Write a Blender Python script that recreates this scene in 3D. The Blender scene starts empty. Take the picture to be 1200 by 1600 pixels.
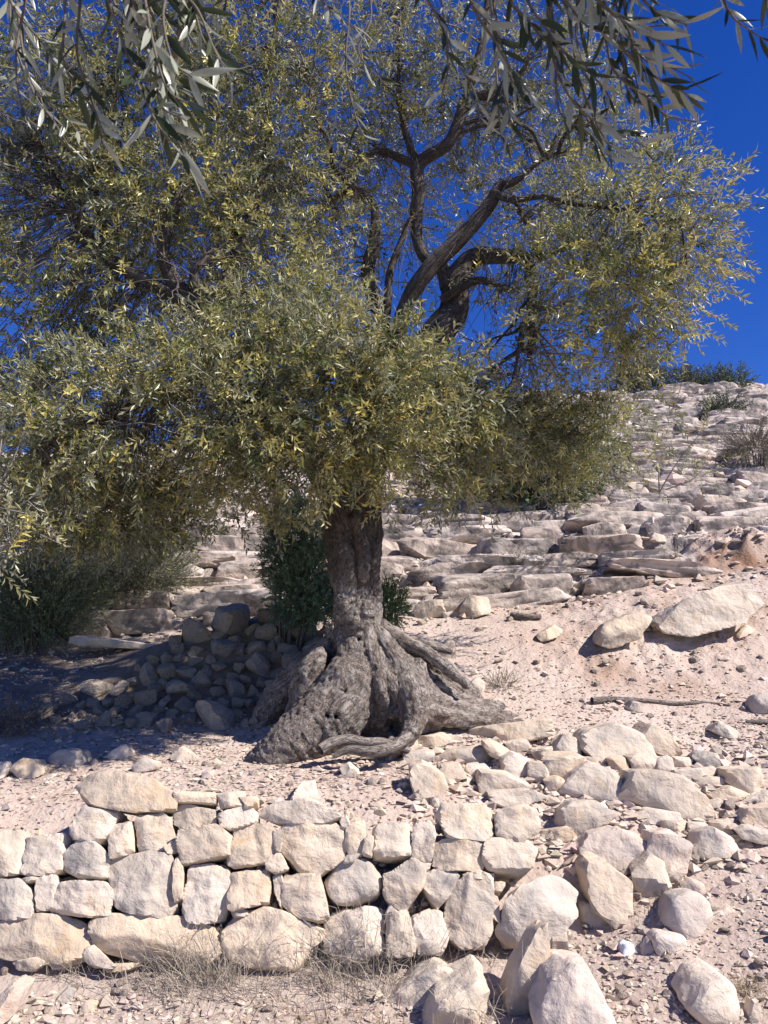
import bpy, bmesh, math, random
import numpy as np
from mathutils import Vector, Matrix

rng = np.random.default_rng(7)
random.seed(7)
scene = bpy.context.scene
C = scene.collection
R = math.radians

# ------------------------------------------------------------------ camera
FPX, CX, CY, HORIZON = 1305.0, 600.0, 800.0, 1020.0
CAMZ = 1.6
PITCH = math.atan((HORIZON - CY) / FPX)
cam_d = bpy.data.cameras.new('camera')
cam = bpy.data.objects.new('camera', cam_d)
C.objects.link(cam)
cam.location = (0, 0, CAMZ)
cam.rotation_euler = (math.pi / 2 + PITCH, 0, 0)
cam_d.sensor_fit = 'VERTICAL'
cam_d.sensor_height = 36.0
cam_d.lens = FPX / 1600.0 * 36.0
cam_d.clip_start = 0.05
cam_d.clip_end = 2000
cam_d.dof.use_dof = True
cam_d.dof.focus_distance = 6.0
cam_d.dof.aperture_fstop = 16.0
scene.camera = cam

# ------------------------------------------------------------------ sky, sun, exposure
SUN_EL, SUN_AZ = R(45), R(-22)          # azimuth measured from +X (right) towards the camera side
to_sun = Vector((math.cos(SUN_EL) * math.cos(SUN_AZ), math.cos(SUN_EL) * math.sin(SUN_AZ), math.sin(SUN_EL)))
world = bpy.data.worlds.new('World')
scene.world = world
world.use_nodes = True
wn = world.node_tree
sky = wn.nodes.new('ShaderNodeTexSky')
sky.sky_type = 'NISHITA'
sky.sun_disc = False
sky.sun_elevation = SUN_EL
sky.sun_rotation = math.atan2(to_sun.x, to_sun.y)
sky.altitude = 2600
sky.air_density = 1.0
sky.dust_density = 0.0
sky.ozone_density = 4.0
bg = wn.nodes['Background']
bg.inputs['Strength'].default_value = 0.10
hsv = wn.nodes.new('ShaderNodeHueSaturation')
hsv.inputs['Saturation'].default_value = 1.30
hsv.inputs['Hue'].default_value = 0.523
wn.links.new(sky.outputs[0], hsv.inputs['Color'])
wn.links.new(hsv.outputs[0], bg.inputs['Color'])
sun_d = bpy.data.lights.new('sun', 'SUN')
sun_d.energy = 5.0
sun_d.angle = R(0.53)
sun_d.color = (1.0, 0.935, 0.85)
sun = bpy.data.objects.new('sun', sun_d)
C.objects.link(sun)
sun.rotation_euler = to_sun.to_track_quat('Z', 'Y').to_euler()
sun.location = (6, -4, 9)
vs = scene.view_settings
vs.view_transform = 'Standard'
vs.look = 'None'
vs.gamma = 1.0
vs.exposure = 0.68
scene.cycles.max_bounces = 5
scene.cycles.diffuse_bounces = 2
scene.cycles.glossy_bounces = 1
scene.cycles.transparent_max_bounces = 4

# ------------------------------------------------------------------ numeric helpers
FW = np.array([0, math.cos(PITCH), math.sin(PITCH)])
UP = np.array([0, -math.sin(PITCH), math.cos(PITCH)])
RT = np.array([1.0, 0, 0])
CAMP = np.array([0, 0, CAMZ])

def ray(px, py):
    px = np.asarray(px, float); py = np.asarray(py, float)
    u = (px - CX) / FPX; v = (CY - py) / FPX
    return FW + u[..., None] * RT + v[..., None] * UP

def at(px, py, Y):
    d = ray(px, py)
    return CAMP + d * (np.asarray(Y, float) / d[..., 1])[..., None]

def m_per_px(Y):
    return Y / FPX * 1.0

def _hash(ix, iy, iz, seed):
    h = (ix.astype(np.int64) * 374761393 + iy.astype(np.int64) * 668265263 + iz.astype(np.int64) * 2147483647 + seed * 144665) & 0xFFFFFFFF
    h = ((h ^ (h >> 13)) * 1274126177) & 0xFFFFFFFF
    h = (h ^ (h >> 16)) & 0xFFFFFFFF
    h = (h * 2246822519) & 0xFFFFFFFF
    return (h ^ (h >> 15)) & 0xFFFFFFFF

_G = np.random.default_rng(3).normal(size=(256, 3)); _G /= np.linalg.norm(_G, axis=1)[:, None]

def perlin(p, seed=0):
    """gradient noise, p (N,3) -> about -1..1"""
    p = np.asarray(p, float)
    f = np.floor(p); i = f.astype(np.int64); d = p - f
    w = d * d * d * (d * (d * 6 - 15) + 10)
    out = np.zeros(len(p))
    for cx in (0, 1):
        wx = w[:, 0] if cx else 1 - w[:, 0]
        for cy in (0, 1):
            wy = w[:, 1] if cy else 1 - w[:, 1]
            for cz in (0, 1):
                wz = w[:, 2] if cz else 1 - w[:, 2]
                g = _G[_hash(i[:, 0] + cx, i[:, 1] + cy, i[:, 2] + cz, seed) % 256]
                out += wx * wy * wz * ((d[:, 0] - cx) * g[:, 0] + (d[:, 1] - cy) * g[:, 1] + (d[:, 2] - cz) * g[:, 2])
    return out * 1.6

def fbm(p, octaves=3, seed=0, gain=0.5):
    p = np.asarray(p, float); a = 1.0; s = 0.0; t = 0
    for o in range(octaves):
        s = s + a * perlin(p, seed + o * 17); t += a
        p = p * 2.03; a *= gain
    return s / t

def ridged(p, octaves=3, seed=0):
    p = np.asarray(p, float); a = 1.0; s = 0.0; t = 0
    for o in range(octaves):
        s = s + a * (1 - 2 * np.abs(perlin(p, seed + o * 31))); t += a
        p = p * 2.1; a *= 0.5
    return s / t

def smooth(a, b, x):
    t = np.clip((x - a) / (b - a), 0, 1)
    return t * t * (3 - 2 * t)

def new_mesh(name, V, F, smooth_shade=True):
    V = np.ascontiguousarray(V, np.float32); F = np.ascontiguousarray(F, np.int32)
    me = bpy.data.meshes.new(name)
    n, k = F.shape
    me.vertices.add(len(V)); me.vertices.foreach_set('co', V.ravel())
    me.loops.add(n * k); me.loops.foreach_set('vertex_index', F.ravel())
    me.polygons.add(n)
    me.polygons.foreach_set('loop_start', np.arange(0, n * k, k, dtype=np.int32))
    me.polygons.foreach_set('use_smooth', np.full(n, smooth_shade, bool))
    me.update(calc_edges=True)
    return me

def add_color(me, cols, name='tint'):
    a = me.color_attributes.new(name, 'FLOAT_COLOR', 'POINT')
    c = np.ones((len(me.vertices), 4), np.float32); c[:, :3] = cols
    a.data.foreach_set('color', c.ravel())

def add_vec(me, v, name):
    a = me.attributes.new(name, 'FLOAT_VECTOR', 'POINT')
    a.data.foreach_set('vector', np.ascontiguousarray(v, np.float32).ravel())

def add_float(me, v, name):
    a = me.attributes.new(name, 'FLOAT', 'POINT')
    a.data.foreach_set('value', np.ascontiguousarray(v, np.float32).ravel())

def obj(name, me, mat=None, parent=None, loc=None):
    o = bpy.data.objects.new(name, me)
    C.objects.link(o)
    if mat is not None and me is not None and not me.materials: me.materials.append(mat)
    if loc is not None: o.location = loc
    if parent is not None: o.parent = parent
    return o

def tag(o, label=None, cat=None, group=None, kind=None):
    if label: o['label'] = label
    if cat: o['category'] = cat
    if group: o['group'] = group
    if kind: o['kind'] = kind
    return o

def root(name, loc, label, cat, group=None):
    o = bpy.data.objects.new(name, None)
    C.objects.link(o)
    o.empty_display_size = 0.1
    o.location = loc
    return tag(o, label, cat, group)

# ------------------------------------------------------------------ materials
class NT:
    def __init__(s, name):
        s.m = bpy.data.materials.new(name); s.m.use_nodes = True
        s.t = s.m.node_tree; s.b = s.t.nodes['Principled BSDF']; s.out = s.t.nodes['Material Output']
    def n(s, typ, **kw):
        x = s.t.nodes.new('ShaderNode' + typ)
        for k, v in kw.items():
            if k in x.inputs.keys() and not hasattr(x, k): x.inputs[k].default_value = v
            elif hasattr(x, k): setattr(x, k, v)
            else: x.inputs[k].default_value = v
        return x
    def l(s, a, b): s.t.links.new(a, b)
    def noise(s, vec, scale, detail=4, rough=0.55, dist=0.0):
        x = s.n('TexNoise'); x.inputs['Scale'].default_value = scale; x.inputs['Detail'].default_value = detail
        x.inputs['Roughness'].default_value = rough; x.inputs['Distortion'].default_value = dist
        if vec is not None: s.l(vec, x.inputs['Vector'])
        return x.outputs['Fac']
    def voro(s, vec, scale, feature='F1', out='Distance'):
        x = s.n('TexVoronoi'); x.feature = feature; x.inputs['Scale'].default_value = scale
        s.l(vec, x.inputs['Vector']); return x.outputs[out]
    def ramp(s, fac, stops):
        x = s.n('ValToRGB'); e = x.color_ramp.elements
        while len(e) < len(stops): e.new(0.5)
        for i, (p, c) in enumerate(stops):
            e[i].position = p; e[i].color = (c[0], c[1], c[2], 1) if not np.isscalar(c) else (c, c, c, 1)
        s.l(fac, x.inputs['Fac']); return x.outputs['Color']
    def mix(s, fac, a, b, mode='MIX'):
        x = s.n('Mix'); x.data_type = 'RGBA'; x.blend_type = mode
        for sock, v in ((0, fac), (6, a), (7, b)):
            if hasattr(v, 'links'): s.l(v, x.inputs[sock])
            elif np.isscalar(v): x.inputs[sock].default_value = v
            else: x.inputs[sock].default_value = (v[0], v[1], v[2], 1)
        return x.outputs[2]
    def math(s, op, a, b=None, clamp=False):
        x = s.n('Math'); x.operation = op; x.use_clamp = clamp
        for i, v in enumerate((a, b)):
            if v is None: continue
            if hasattr(v, 'links'): s.l(v, x.inputs[i])
            else: x.inputs[i].default_value = v
        return x.outputs[0]
    def bump(s, h, strength, dist, prev=None):
        x = s.n('Bump'); x.inputs['Strength'].default_value = strength; x.inputs['Distance'].default_value = dist
        s.l(h, x.inputs['Height'])
        if prev is not None: s.l(prev, x.inputs['Normal'])
        return x.outputs['Normal']
    def finish(s, col, rough=0.9, normal=None, spec=0.2):
        if hasattr(col, 'links'): s.l(col, s.b.inputs['Base Color'])
        else: s.b.inputs['Base Color'].default_value = (*col, 1)
        s.b.inputs['Roughness'].default_value = rough
        s.b.inputs['Specular IOR Level'].default_value = spec
        if normal is not None: s.l(normal, s.b.inputs['Normal'])
        return s.m

def mat_stone(name, base, stain, grey, grey_amt=0.5, stain_amt=0.5, world=False):
    t = NT(name)
    tc = t.n('NewGeometry').outputs['Position'] if world else t.n('TexCoord').outputs['Object']
    oi = t.n('ObjectInfo')
    off = t.n('VectorMath'); off.operation = 'MULTIPLY_ADD'
    comb = t.n('CombineXYZ'); t.l(oi.outputs['Random'], comb.inputs[0]); t.l(oi.outputs['Random'], comb.inputs[2])
    t.l(comb.outputs[0], off.inputs[0]); off.inputs[1].default_value = (37, 0, 19); t.l(tc, off.inputs[2])
    v = off.outputs[0]
    big = t.noise(v, 4.0, 3, 0.5, 0.6); mid = t.noise(v, 9.0, 6, 0.6, 0.3); fine = t.noise(v, 70.0, 4, 0.65)
    col = t.mix(t.ramp(big, [(0.42, 0.0), (0.62, 1.0)]), base, tuple(c * 1.12 for c in base))
    st = t.math('MULTIPLY', t.ramp(t.noise(v, 5.5, 4, 0.6, 1.2), [(0.53, 0.0), (0.68, 1.0)]), stain_amt)
    col = t.mix(st, col, stain)
    gr = t.math('MULTIPLY', t.ramp(t.noise(v, 3.0, 5, 0.65, 0.8), [(0.44, 0.0), (0.58, 1.0)] if world else [(0.46, 0.0), (0.66, 1.0)]), grey_amt)
    col = t.mix(gr, col, grey)
    col = t.mix(t.ramp(mid, [(0.35, 0.0), (0.65, 0.35)]), col, tuple(c * 1.2 for c in base))
    val = t.n('HueSaturation'); t.l(col, val.inputs['Color'])
    t.l(t.math('MULTIPLY_ADD', oi.outputs['Random'], 0.20), val.inputs['Value'])
    val.inputs['Value'].links[0].from_node.inputs[2].default_value = 0.90
    sat = t.math('MULTIPLY_ADD', t.math('FRACT', t.math('MULTIPLY', oi.outputs['Random'], 7.31)), 0.35)
    sat.node.inputs[2].default_value = 0.82
    t.l(sat, val.inputs['Saturation'])
    col = val.outputs['Color']
    spots = t.ramp(t.noise(v, 42.0, 3, 0.6), [(0.66, 0.0), (0.74, 0.45)])
    col = t.mix(spots, col, tuple(c * 0.45 for c in grey))
    wv = t.n('VectorMath'); wv.operation = 'MULTIPLY_ADD'; nc = t.n('TexNoise'); nc.inputs['Scale'].default_value = 6; t.l(v, nc.inputs['Vector']); t.l(nc.outputs['Color'], wv.inputs[0]); wv.inputs[1].default_value = (.3, .3, .3); t.l(v, wv.inputs[2])
    crack = t.ramp(t.voro(wv.outputs[0], 4.5, 'DISTANCE_TO_EDGE'), [(0.0, 0.0), (0.035, 1.0)])
    h1 = t.bump(big, 0.5, 0.05); h1 = t.bump(mid, 0.9, 0.028, h1); h1 = t.bump(crack, 0.10, 0.005, h1); h2 = t.bump(fine, 0.35, 0.006, h1)
    return t.finish(col, 0.92, h2, 0.15)

M = {}
M['stone'] = mat_stone('limestone', (0.545, 0.45, 0.355), (0.49, 0.345, 0.21), (0.36, 0.325, 0.29), 0.85, 0.7)
M['rubble'] = mat_stone('shaded_limestone', (0.38, 0.32, 0.265), (0.33, 0.22, 0.145), (0.24, 0.22, 0.205), 0.8, 0.6)  # same limestone, darkened to put the heap's shade into its colour
M['scree'] = mat_stone('scree_stone', (0.52, 0.43, 0.36), (0.46, 0.32, 0.22), (0.39, 0.355, 0.33), 0.7, 0.6)

def mat_ground():
    t = NT('dirt_and_rock')
    tc = t.n('TexCoord').outputs['Object']
    rock = t.n('Attribute'); rock.attribute_name = 'rock'; rockf = rock.outputs['Fac']
    big = t.noise(tc, 0.9, 4, 0.6); mid = t.noise(tc, 6.0, 5, 0.65); fine = t.noise(tc, 40.0, 4, 0.7)
    dirt = t.mix(t.ramp(big, [(0.35, 0.0), (0.65, 1.0)]), (0.53, 0.435, 0.375), (0.46, 0.355, 0.295))
    dirt = t.mix(t.ramp(mid, [(0.45, 0.0), (0.7, 0.6)]), dirt, (0.58, 0.49, 0.43))
    dirt = t.mix(t.ramp(fine, [(0.30, 0.5), (0.5, 0.0)]), dirt, (0.33, 0.25, 0.20))
    red = t.n('Attribute'); red.attribute_name = 'red'
    dirt = t.mix(red.outputs['Fac'], dirt, (0.27, 0.15, 0.09))
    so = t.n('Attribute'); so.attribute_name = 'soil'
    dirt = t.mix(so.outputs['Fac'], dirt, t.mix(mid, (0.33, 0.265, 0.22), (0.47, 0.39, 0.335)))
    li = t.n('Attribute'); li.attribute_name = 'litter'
    dirt = t.mix(t.math('MULTIPLY', li.outputs['Fac'], t.ramp(mid, [(0.3, 1.0), (0.75, 0.55)])), dirt, (0.16, 0.125, 0.095))  # dark litter tone that also carries the crown's painted shade
    # layered limestone: pale weathered tops, grey patches, darker on the risers
    mp = t.n('Mapping'); mp.inputs['Scale'].default_value = (1, 1, 4); t.l(tc, mp.inputs['Vector'])
    rk = t.mix(t.ramp(t.noise(mp.outputs[0], 1.6, 5, 0.65, 0.5), [(0.30, 0.0), (0.52, 1.0)]), (0.36, 0.315, 0.29), (0.51, 0.44, 0.395))
    rk = t.mix(t.ramp(t.noise(mp.outputs[0], 5.0, 5, 0.7), [(0.58, 0.0), (0.72, 0.75)]), rk, (0.20, 0.18, 0.17))
    rk = t.mix(t.ramp(t.noise(tc, 9.0, 4, 0.65), [(0.55, 0.0), (0.72, 0.6)]), rk, (0.60, 0.545, 0.50))
    rim = t.n('Attribute'); rim.attribute_name = 'riser_dark'
    riser_dark = t.math('MULTIPLY', rim.outputs['Fac'], t.ramp(t.noise(tc, 3.2, 5, 0.7), [(0.36, 0.15), (0.6, 1.0)]))
    rk = t.mix(riser_dark, rk, (0.17, 0.15, 0.14))
    mk = t.ramp(t.math('ADD', rockf, t.math('MULTIPLY', mid, 0.5)), [(0.55, 0.0), (0.75, 1.0)])
    col = t.mix(mk, dirt, rk)
    b1 = t.bump(mid, 0.45, 0.04); b2 = t.bump(fine, 0.7, 0.014, b1)
    b3 = t.bump(t.voro(tc, 34.0), 0.4, 0.012, b2)
    return t.finish(col, 0.95, b3, 0.1)
M['ground'] = mat_ground()

def mat_bark(name='olive_bark', dark=0.0):
    t = NT(name)
    at_ = t.n('Attribute'); at_.attribute_name = 'bark'; v = at_.outputs['Vector']
    tc = t.n('TexCoord').outputs['Object']
    n1 = t.noise(v, 1.0, 5, 0.65, 0.6); n2 = t.noise(v, 3.2, 4, 0.6)
    col = t.mix(t.ramp(n1, [(0.32, 0.0), (0.66, 1.0)]), (0.125, 0.098, 0.082), (0.36, 0.315, 0.285))
    col = t.mix(t.ramp(t.noise(tc, 3.0, 4, 0.6), [(0.48, 0.0), (0.72, 0.6)]), col, (0.22, 0.16, 0.125))
    col = t.mix(t.ramp(t.noise(tc, 6.0, 4, 0.6), [(0.54, 0.0), (0.68, 0.55)]), col, (0.43, 0.385, 0.355))
    ag = t.n('Attribute'); ag.attribute_name = 'dark_backlit'
    col = t.mix(t.math('MULTIPLY', ag.outputs['Fac'], t.ramp(t.noise(tc, 5.0, 4, 0.6), [(0.3, 1.0), (0.75, 0.55)])), col, t.mix(n2, (0.034, 0.027, 0.022), (0.095, 0.075, 0.063)))  # dark bark, with the backlit shade of the upper wood painted in
    rd = t.math('ABSOLUTE', t.math('SUBTRACT', t.noise(v, 1.7, 3, 0.55, 0.8), 0.5))
    fis = t.ramp(rd, [(0.0, 0.0), (0.045, 1.0)])
    col = t.mix(t.math('MULTIPLY', t.math('SUBTRACT', 1.0, fis), 0.75), col, (0.055, 0.044, 0.038))
    b = t.bump(n1, 0.9, 0.03); b = t.bump(fis, 0.7, 0.012, b); b = t.bump(n2, 0.8, 0.014, b); b = t.bump(t.noise(tc, 90, 3, 0.6), 0.5, 0.006, b)
    return t.finish(col, 0.9, b, 0.15)
M['bark'] = mat_bark()

def mat_simple(name, c1, c2, scale=12, rough=0.9, bump=0.4, spec=0.15):
    t = NT(name); tc = t.n('TexCoord').outputs['Object']
    n = t.noise(tc, scale, 4, 0.6)
    return t.finish(t.mix(n, c1, c2), rough, t.bump(n, bump, 0.01), spec)
M['twig'] = mat_simple('twig_bark', (0.08, 0.065, 0.053), (0.21, 0.18, 0.155), 25)
M['deadwood'] = mat_simple('grey_deadwood', (0.17, 0.145, 0.125), (0.36, 0.325, 0.295), 18)
M['paper'] = mat_simple('crumpled_plastic', (0.66, 0.70, 0.76), (0.75, 0.77, 0.8), 30, 0.6)

def mat_leaf(name, under, trans=0.25, gloss=0.35, under_mix=0.75):
    t = NT(name)
    a = t.n('Attribute'); a.attribute_name = 'tint'
    g = t.n('NewGeometry')
    col = t.mix(t.math('MULTIPLY', g.outputs['Backfacing'], under_mix), a.outputs['Color'], under)
    t.l(col, t.b.inputs['Base Color'])
    t.b.inputs['Roughness'].default_value = gloss
    t.b.inputs['Specular IOR Level'].default_value = 0.4
    tr = t.n('BsdfTranslucent'); t.l(col, tr.inputs['Color'])
    mx = t.n('MixShader'); mx.inputs[0].default_value = trans
    t.l(t.b.outputs[0], mx.inputs[1]); t.l(tr.outputs[0], mx.inputs[2]); t.l(mx.outputs[0], t.out.inputs['Surface'])
    return t.m
M['leaf'] = mat_leaf('olive_leaf', (0.42, 0.42, 0.32), 0.30, 0.36, 0.6)
M['nearleaf'] = mat_leaf('olive_leaf_near', (0.42, 0.44, 0.37), 0.2, 0.34, 0.75)
M['bush'] = mat_leaf('shrub_leaf', (0.10, 0.13, 0.08), 0.2, 0.6, 0.3)
M['straw'] = mat_leaf('dry_straw', (0.36, 0.30, 0.23), 0.15, 0.8, 0.3)

# ------------------------------------------------------------------ terrain
PY = np.array([-60, -8, 0, 3.4, 4.05, 4.42, 4.75, 5.1, 5.8, 6.5, 7.2, 8.0, 8.7, 9.4, 10.5, 13, 18, 26, 34, 40, 60, 120, 400])
COLS = np.array([-100, 60, 300, 600, 850, 1050, 1300.])
PZ = np.array([
 [-14, -.9, 0, .00, .02, .15, .56, .72, .86, 1.02, 1.20, 1.42, 1.62, 2.10, 2.60, 3.50, 5.2, 7.9, 9.6, 9.4, 7.0, 0, -20],
 [-14, -.9, 0, .00, .02, .15, .56, .72, .87, 1.02, 1.20, 1.42, 1.62, 2.10, 2.60, 3.50, 5.2, 7.9, 9.7, 9.5, 7.0, 0, -20],
 [-14, -.9, 0, .00, .02, .15, .64, .78, .89, 1.02, 1.22, 1.48, 1.70, 2.12, 2.62, 3.52, 5.3, 8.2, 10.1, 10.2, 7.5, 0, -20],
 [-14, -.9, 0, .00, .02, .15, .64, .79, .90, 1.08, 1.35, 1.68, 1.92, 2.20, 2.65, 3.60, 5.5, 8.6, 11.0, 11.3, 8.5, 0, -20],
 [-14, -.9, 0, .02, .08, .18, .48, .70, .90, 1.08, 1.35, 1.75, 2.05, 2.35, 2.85, 3.90, 5.9, 9.1, 12.3, 12.6, 9.5, 0, -20],
 [-14, -.9, 0, .03, .20, .33, .48, .64, .89, 1.08, 1.36, 1.92, 2.25, 2.58, 3.05, 4.05, 6.0, 9.2, 12.75, 13.3, 10, 0, -20],
 [-14, -.9, 0, .10, .28, .42, .56, .70, .93, 1.15, 1.45, 2.05, 2.50, 2.80, 3.20, 4.15, 6.1, 9.4, 12.9, 13.5, 10, 0, -20]])
COLS_S = (COLS - CX) / FPX

_lay = np.random.default_rng(11)
STEPS = np.concatenate([[-50], np.cumsum(np.concatenate([[1.5], _lay.uniform(0.10, 0.30, 34), _lay.uniform(0.25, 0.6, 50)]))])

def base_h(x, y):
    s = x / np.maximum(y, 2.0)
    s = np.clip(s, COLS_S[0], COLS_S[-1])
    zs = np.stack([np.interp(y, PY, PZ[k]) for k in range(len(COLS))])
    j = np.clip(np.searchsorted(COLS_S, s) - 1, 0, len(COLS) - 2)
    f = (s - COLS_S[j]) / (COLS_S[j + 1] - COLS_S[j])
    f = f * f * (3 - 2 * f)
    ar = np.arange(len(x))
    return zs[j, ar] * (1 - f) + zs[j + 1, ar] * f

def height(x, y, full=False, layer=False):
    x = np.asarray(x, float).ravel(); y = np.asarray(y, float).ravel()
    z = base_h(x, y)
    p = np.stack([x, y, np.zeros_like(x)], 1)
    # soil unevenness
    z = z + 0.030 * fbm(p * 1.1, 3, 5) + 0.014 * fbm(p * 5.0, 2, 9)
    # the rubble mound left of the tree
    z = z + 0.34 * np.exp(-((x + 1.55) / 0.95) ** 2 - ((y - 7.75) / 0.65) ** 2) + 0.25 * np.exp(-((x + 0.95) / 0.5) ** 2 - ((y - 8.3) / 0.5) ** 2)
    # soil piled against the trunk
    z = z + 0.10 * np.exp(-((x - 0.05) / 0.75) ** 2 - ((y - 6.5) / 0.5) ** 2)
    # crumbling red bank on the right
    bank = np.exp(-((x - 4.15) / 0.55) ** 2) * smooth(9.05, 9.28, y + 0.25 * fbm(p * 1.6, 3, 93)) * np.exp(-(np.clip(y - 9.6, 0, 9) / 0.7) ** 2)
    z = z + bank * (0.14 + 0.16 * fbm(p * 3, 3, 95) + 0.12 * ridged(p * 5, 2, 96))
    slope = smooth(0.9, 1.8, x) * smooth(6.9, 7.5, y) * smooth(9.3, 8.6, y)
    z = z + slope * (0.05 * fbm(p * 3.2, 3, 97) + 0.03 * ridged(p * 5.5, 2, 98))
    # ledges of bedded limestone
    edge = 8.9 + 0.5 * fbm(p * 0.7, 2, 21) - 0.25 * smooth(-1, -3, x)
    rock = smooth(0, 0.5, y - edge) * (1 - smooth(0.10, 0.45, np.exp(-((x - 4.15) / 0.55) ** 2) * np.exp(-((y - 9.5) / 0.8) ** 2)))
    warp = z + 0.035 * x + 0.26 * fbm(p * np.array([0.30, 0.5, 1]), 3, 31) + 0.07 * fbm(p * np.array([1.1, 1.6, 1]), 3, 37) + 0.02 * perlin(p * 6, 39)
    k = np.clip(np.searchsorted(STEPS, warp) - 1, 0, len(STEPS) - 2)
    st = STEPS[k + 1] - STEPS[k]
    f = (warp - STEPS[k]) / st
    if layer: return k, f, rock
    prof = 0.22 * f + 0.78 * smooth(0.80, 0.95, f)
    ter = STEPS[k] + prof * st - warp
    cover = smooth(-0.25, 0.25, fbm(p * 0.33, 3, 51) + 0.55 - 0.12 * smooth(16, 26, y))
    amt = rock * (0.25 + 0.75 * cover)
    z = z + ter * amt
    z = z + rock * (0.025 * ridged(p * 1.3, 2, 61) + 0.018 * fbm(p * 6, 2, 63))
    if full:
        riser_dark = rock * cover * smooth(0.76, 0.84, f) * (1 - smooth(0.93, 0.98, f))  # darker band along the riser of each bed
        red = np.clip(1.1 * np.exp(-((x - 4.15) / 0.8) ** 2 - ((y - 9.3) / 0.6) ** 2) * smooth(-0.25, 0.25, fbm(p * 1.5, 3, 71)) + 0.4 * smooth(0.2, 0.5, fbm(p * 0.8, 3, 73)) * smooth(6.5, 7.5, y) * (1 - rock) * smooth(0.4, 1.2, x) + 0.30 * slope * smooth(-0.2, 0.3, fbm(p * 1.9, 3, 99)), 0, 1)
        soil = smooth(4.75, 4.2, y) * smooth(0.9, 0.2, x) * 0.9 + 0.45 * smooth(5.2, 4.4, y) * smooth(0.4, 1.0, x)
        litter = smooth(-0.55, -1.0, x) * smooth(6.35, 6.8, y + 0.25 * fbm(p * 2, 2, 91)) * smooth(9.0, 8.5, y)  # litter mask also puts the crown's shade into the soil colour
        return z, rock * (0.35 + 0.65 * cover), riser_dark, red, soil, litter
    return z

def hit(px, py):
    """first terrain point under each pixel"""
    px = np.atleast_1d(np.asarray(px, float)); py = np.atleast_1d(np.asarray(py, float))
    d = ray(px, py)
    Ys = np.geomspace(2.4, 45, 420)
    t = Ys[None, :] / d[:, 1:2]
    X = d[:, 0:1] * t; Z = CAMZ + d[:, 2:3] * t; Yg = np.broadcast_to(Ys, X.shape)
    H = height(X.ravel(), Yg.ravel()).reshape(X.shape)
    below = Z < H
    i = np.argmax(below, 1); i = np.where(below.any(1), i, len(Ys) - 1)
    Y = Ys[np.maximum(i - 1, 0)] * 0.5 + Ys[i] * 0.5
    return at(px, py, Y)

def build_ground():
    ys = [np.linspace(-60, 2.2, 24)[:-1], np.linspace(2.2, 4.3, 90)[:-1], np.linspace(4.3, 4.85, 30)[:-1],
          np.linspace(4.85, 8.6, 150)[:-1], np.linspace(8.6, 15, 290)[:-1], np.geomspace(15, 38, 190)[:-1], np.geomspace(38, 400, 26)]
    ys = np.concatenate(ys)
    u = np.linspace(-1, 1, 460)
    s = 0.56 * u + 0.9 * np.sign(u) * np.clip(np.abs(u) - 0.93, 0, 1) * 14 * np.abs(u) ** 8
    X = s[None, :] * np.maximum(ys[:, None], 6.5 - 0.35 * np.clip(ys[:, None], 0, 9.9))
    Y = np.repeat(ys[:, None], len(u), 1)
    z, rock, riser_dark, red, soil, litter = height(X, Y, True)
    V = np.stack([X.ravel(), Y.ravel(), z], 1)
    # true 3-D roughness on the bedrock: push along the normal
    G = V.reshape(len(ys), len(u), 3)
    N = np.cross(np.gradient(G, axis=1), np.gradient(G, axis=0)).reshape(-1, 3)
    N /= np.linalg.norm(N, axis=1)[:, None] + 1e-9
    near = (V[:, 1] > 8) & (V[:, 1] < 38)
    disp = np.zeros(len(V))
    q = V[near] * np.array([1, 1, 1.6])
    disp[near] = rock[near] * (0.042 * fbm(q * 3.0, 3, 81) + 0.022 * fbm(q * 9.0, 2, 83) - 0.035 * smooth(0.35, 0.7, ridged(q * 1.8, 2, 85)))
    V = V + N * disp[:, None]
    nr, nc = len(ys), len(u)
    a = (np.arange(nr - 1)[:, None] * nc + np.arange(nc - 1)[None, :]).ravel()
    F = np.stack([a, a + 1, a + nc + 1, a + nc], 1)
    me = new_mesh('ground', V, F)
    add_float(me, rock, 'rock'); add_float(me, riser_dark, 'riser_dark'); add_float(me, red, 'red'); add_float(me, soil, 'soil'); add_float(me, litter, 'litter')
    return tag(obj('ground', me, M['ground']), kind='structure')
ground = build_ground()

# ------------------------------------------------------------------ stones
def ico(sub):
    bm = bmesh.new(); bmesh.ops.create_icosphere(bm, subdivisions=sub, radius=1.0)
    V = np.array([v.co[:] for v in bm.verts]); F = np.array([[v.index for v in f.verts] for f in bm.faces]); bm.free()
    return V / np.linalg.norm(V, axis=1)[:, None], F
ICO = {k: ico(k) for k in (1, 2, 3, 4, 5)}

def crisp(me, ang=28):
    me.set_sharp_from_angle(angle=R(ang))
    return me

def planes_shape(dirs, Nn, D, p):
    q = np.maximum(dirs @ (Nn / D[:, None]).T, 0)
    m = q.max(1)
    return dirs / (m * ((q / m[:, None]) ** p).sum(1) ** (1.0 / p))[:, None]

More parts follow.
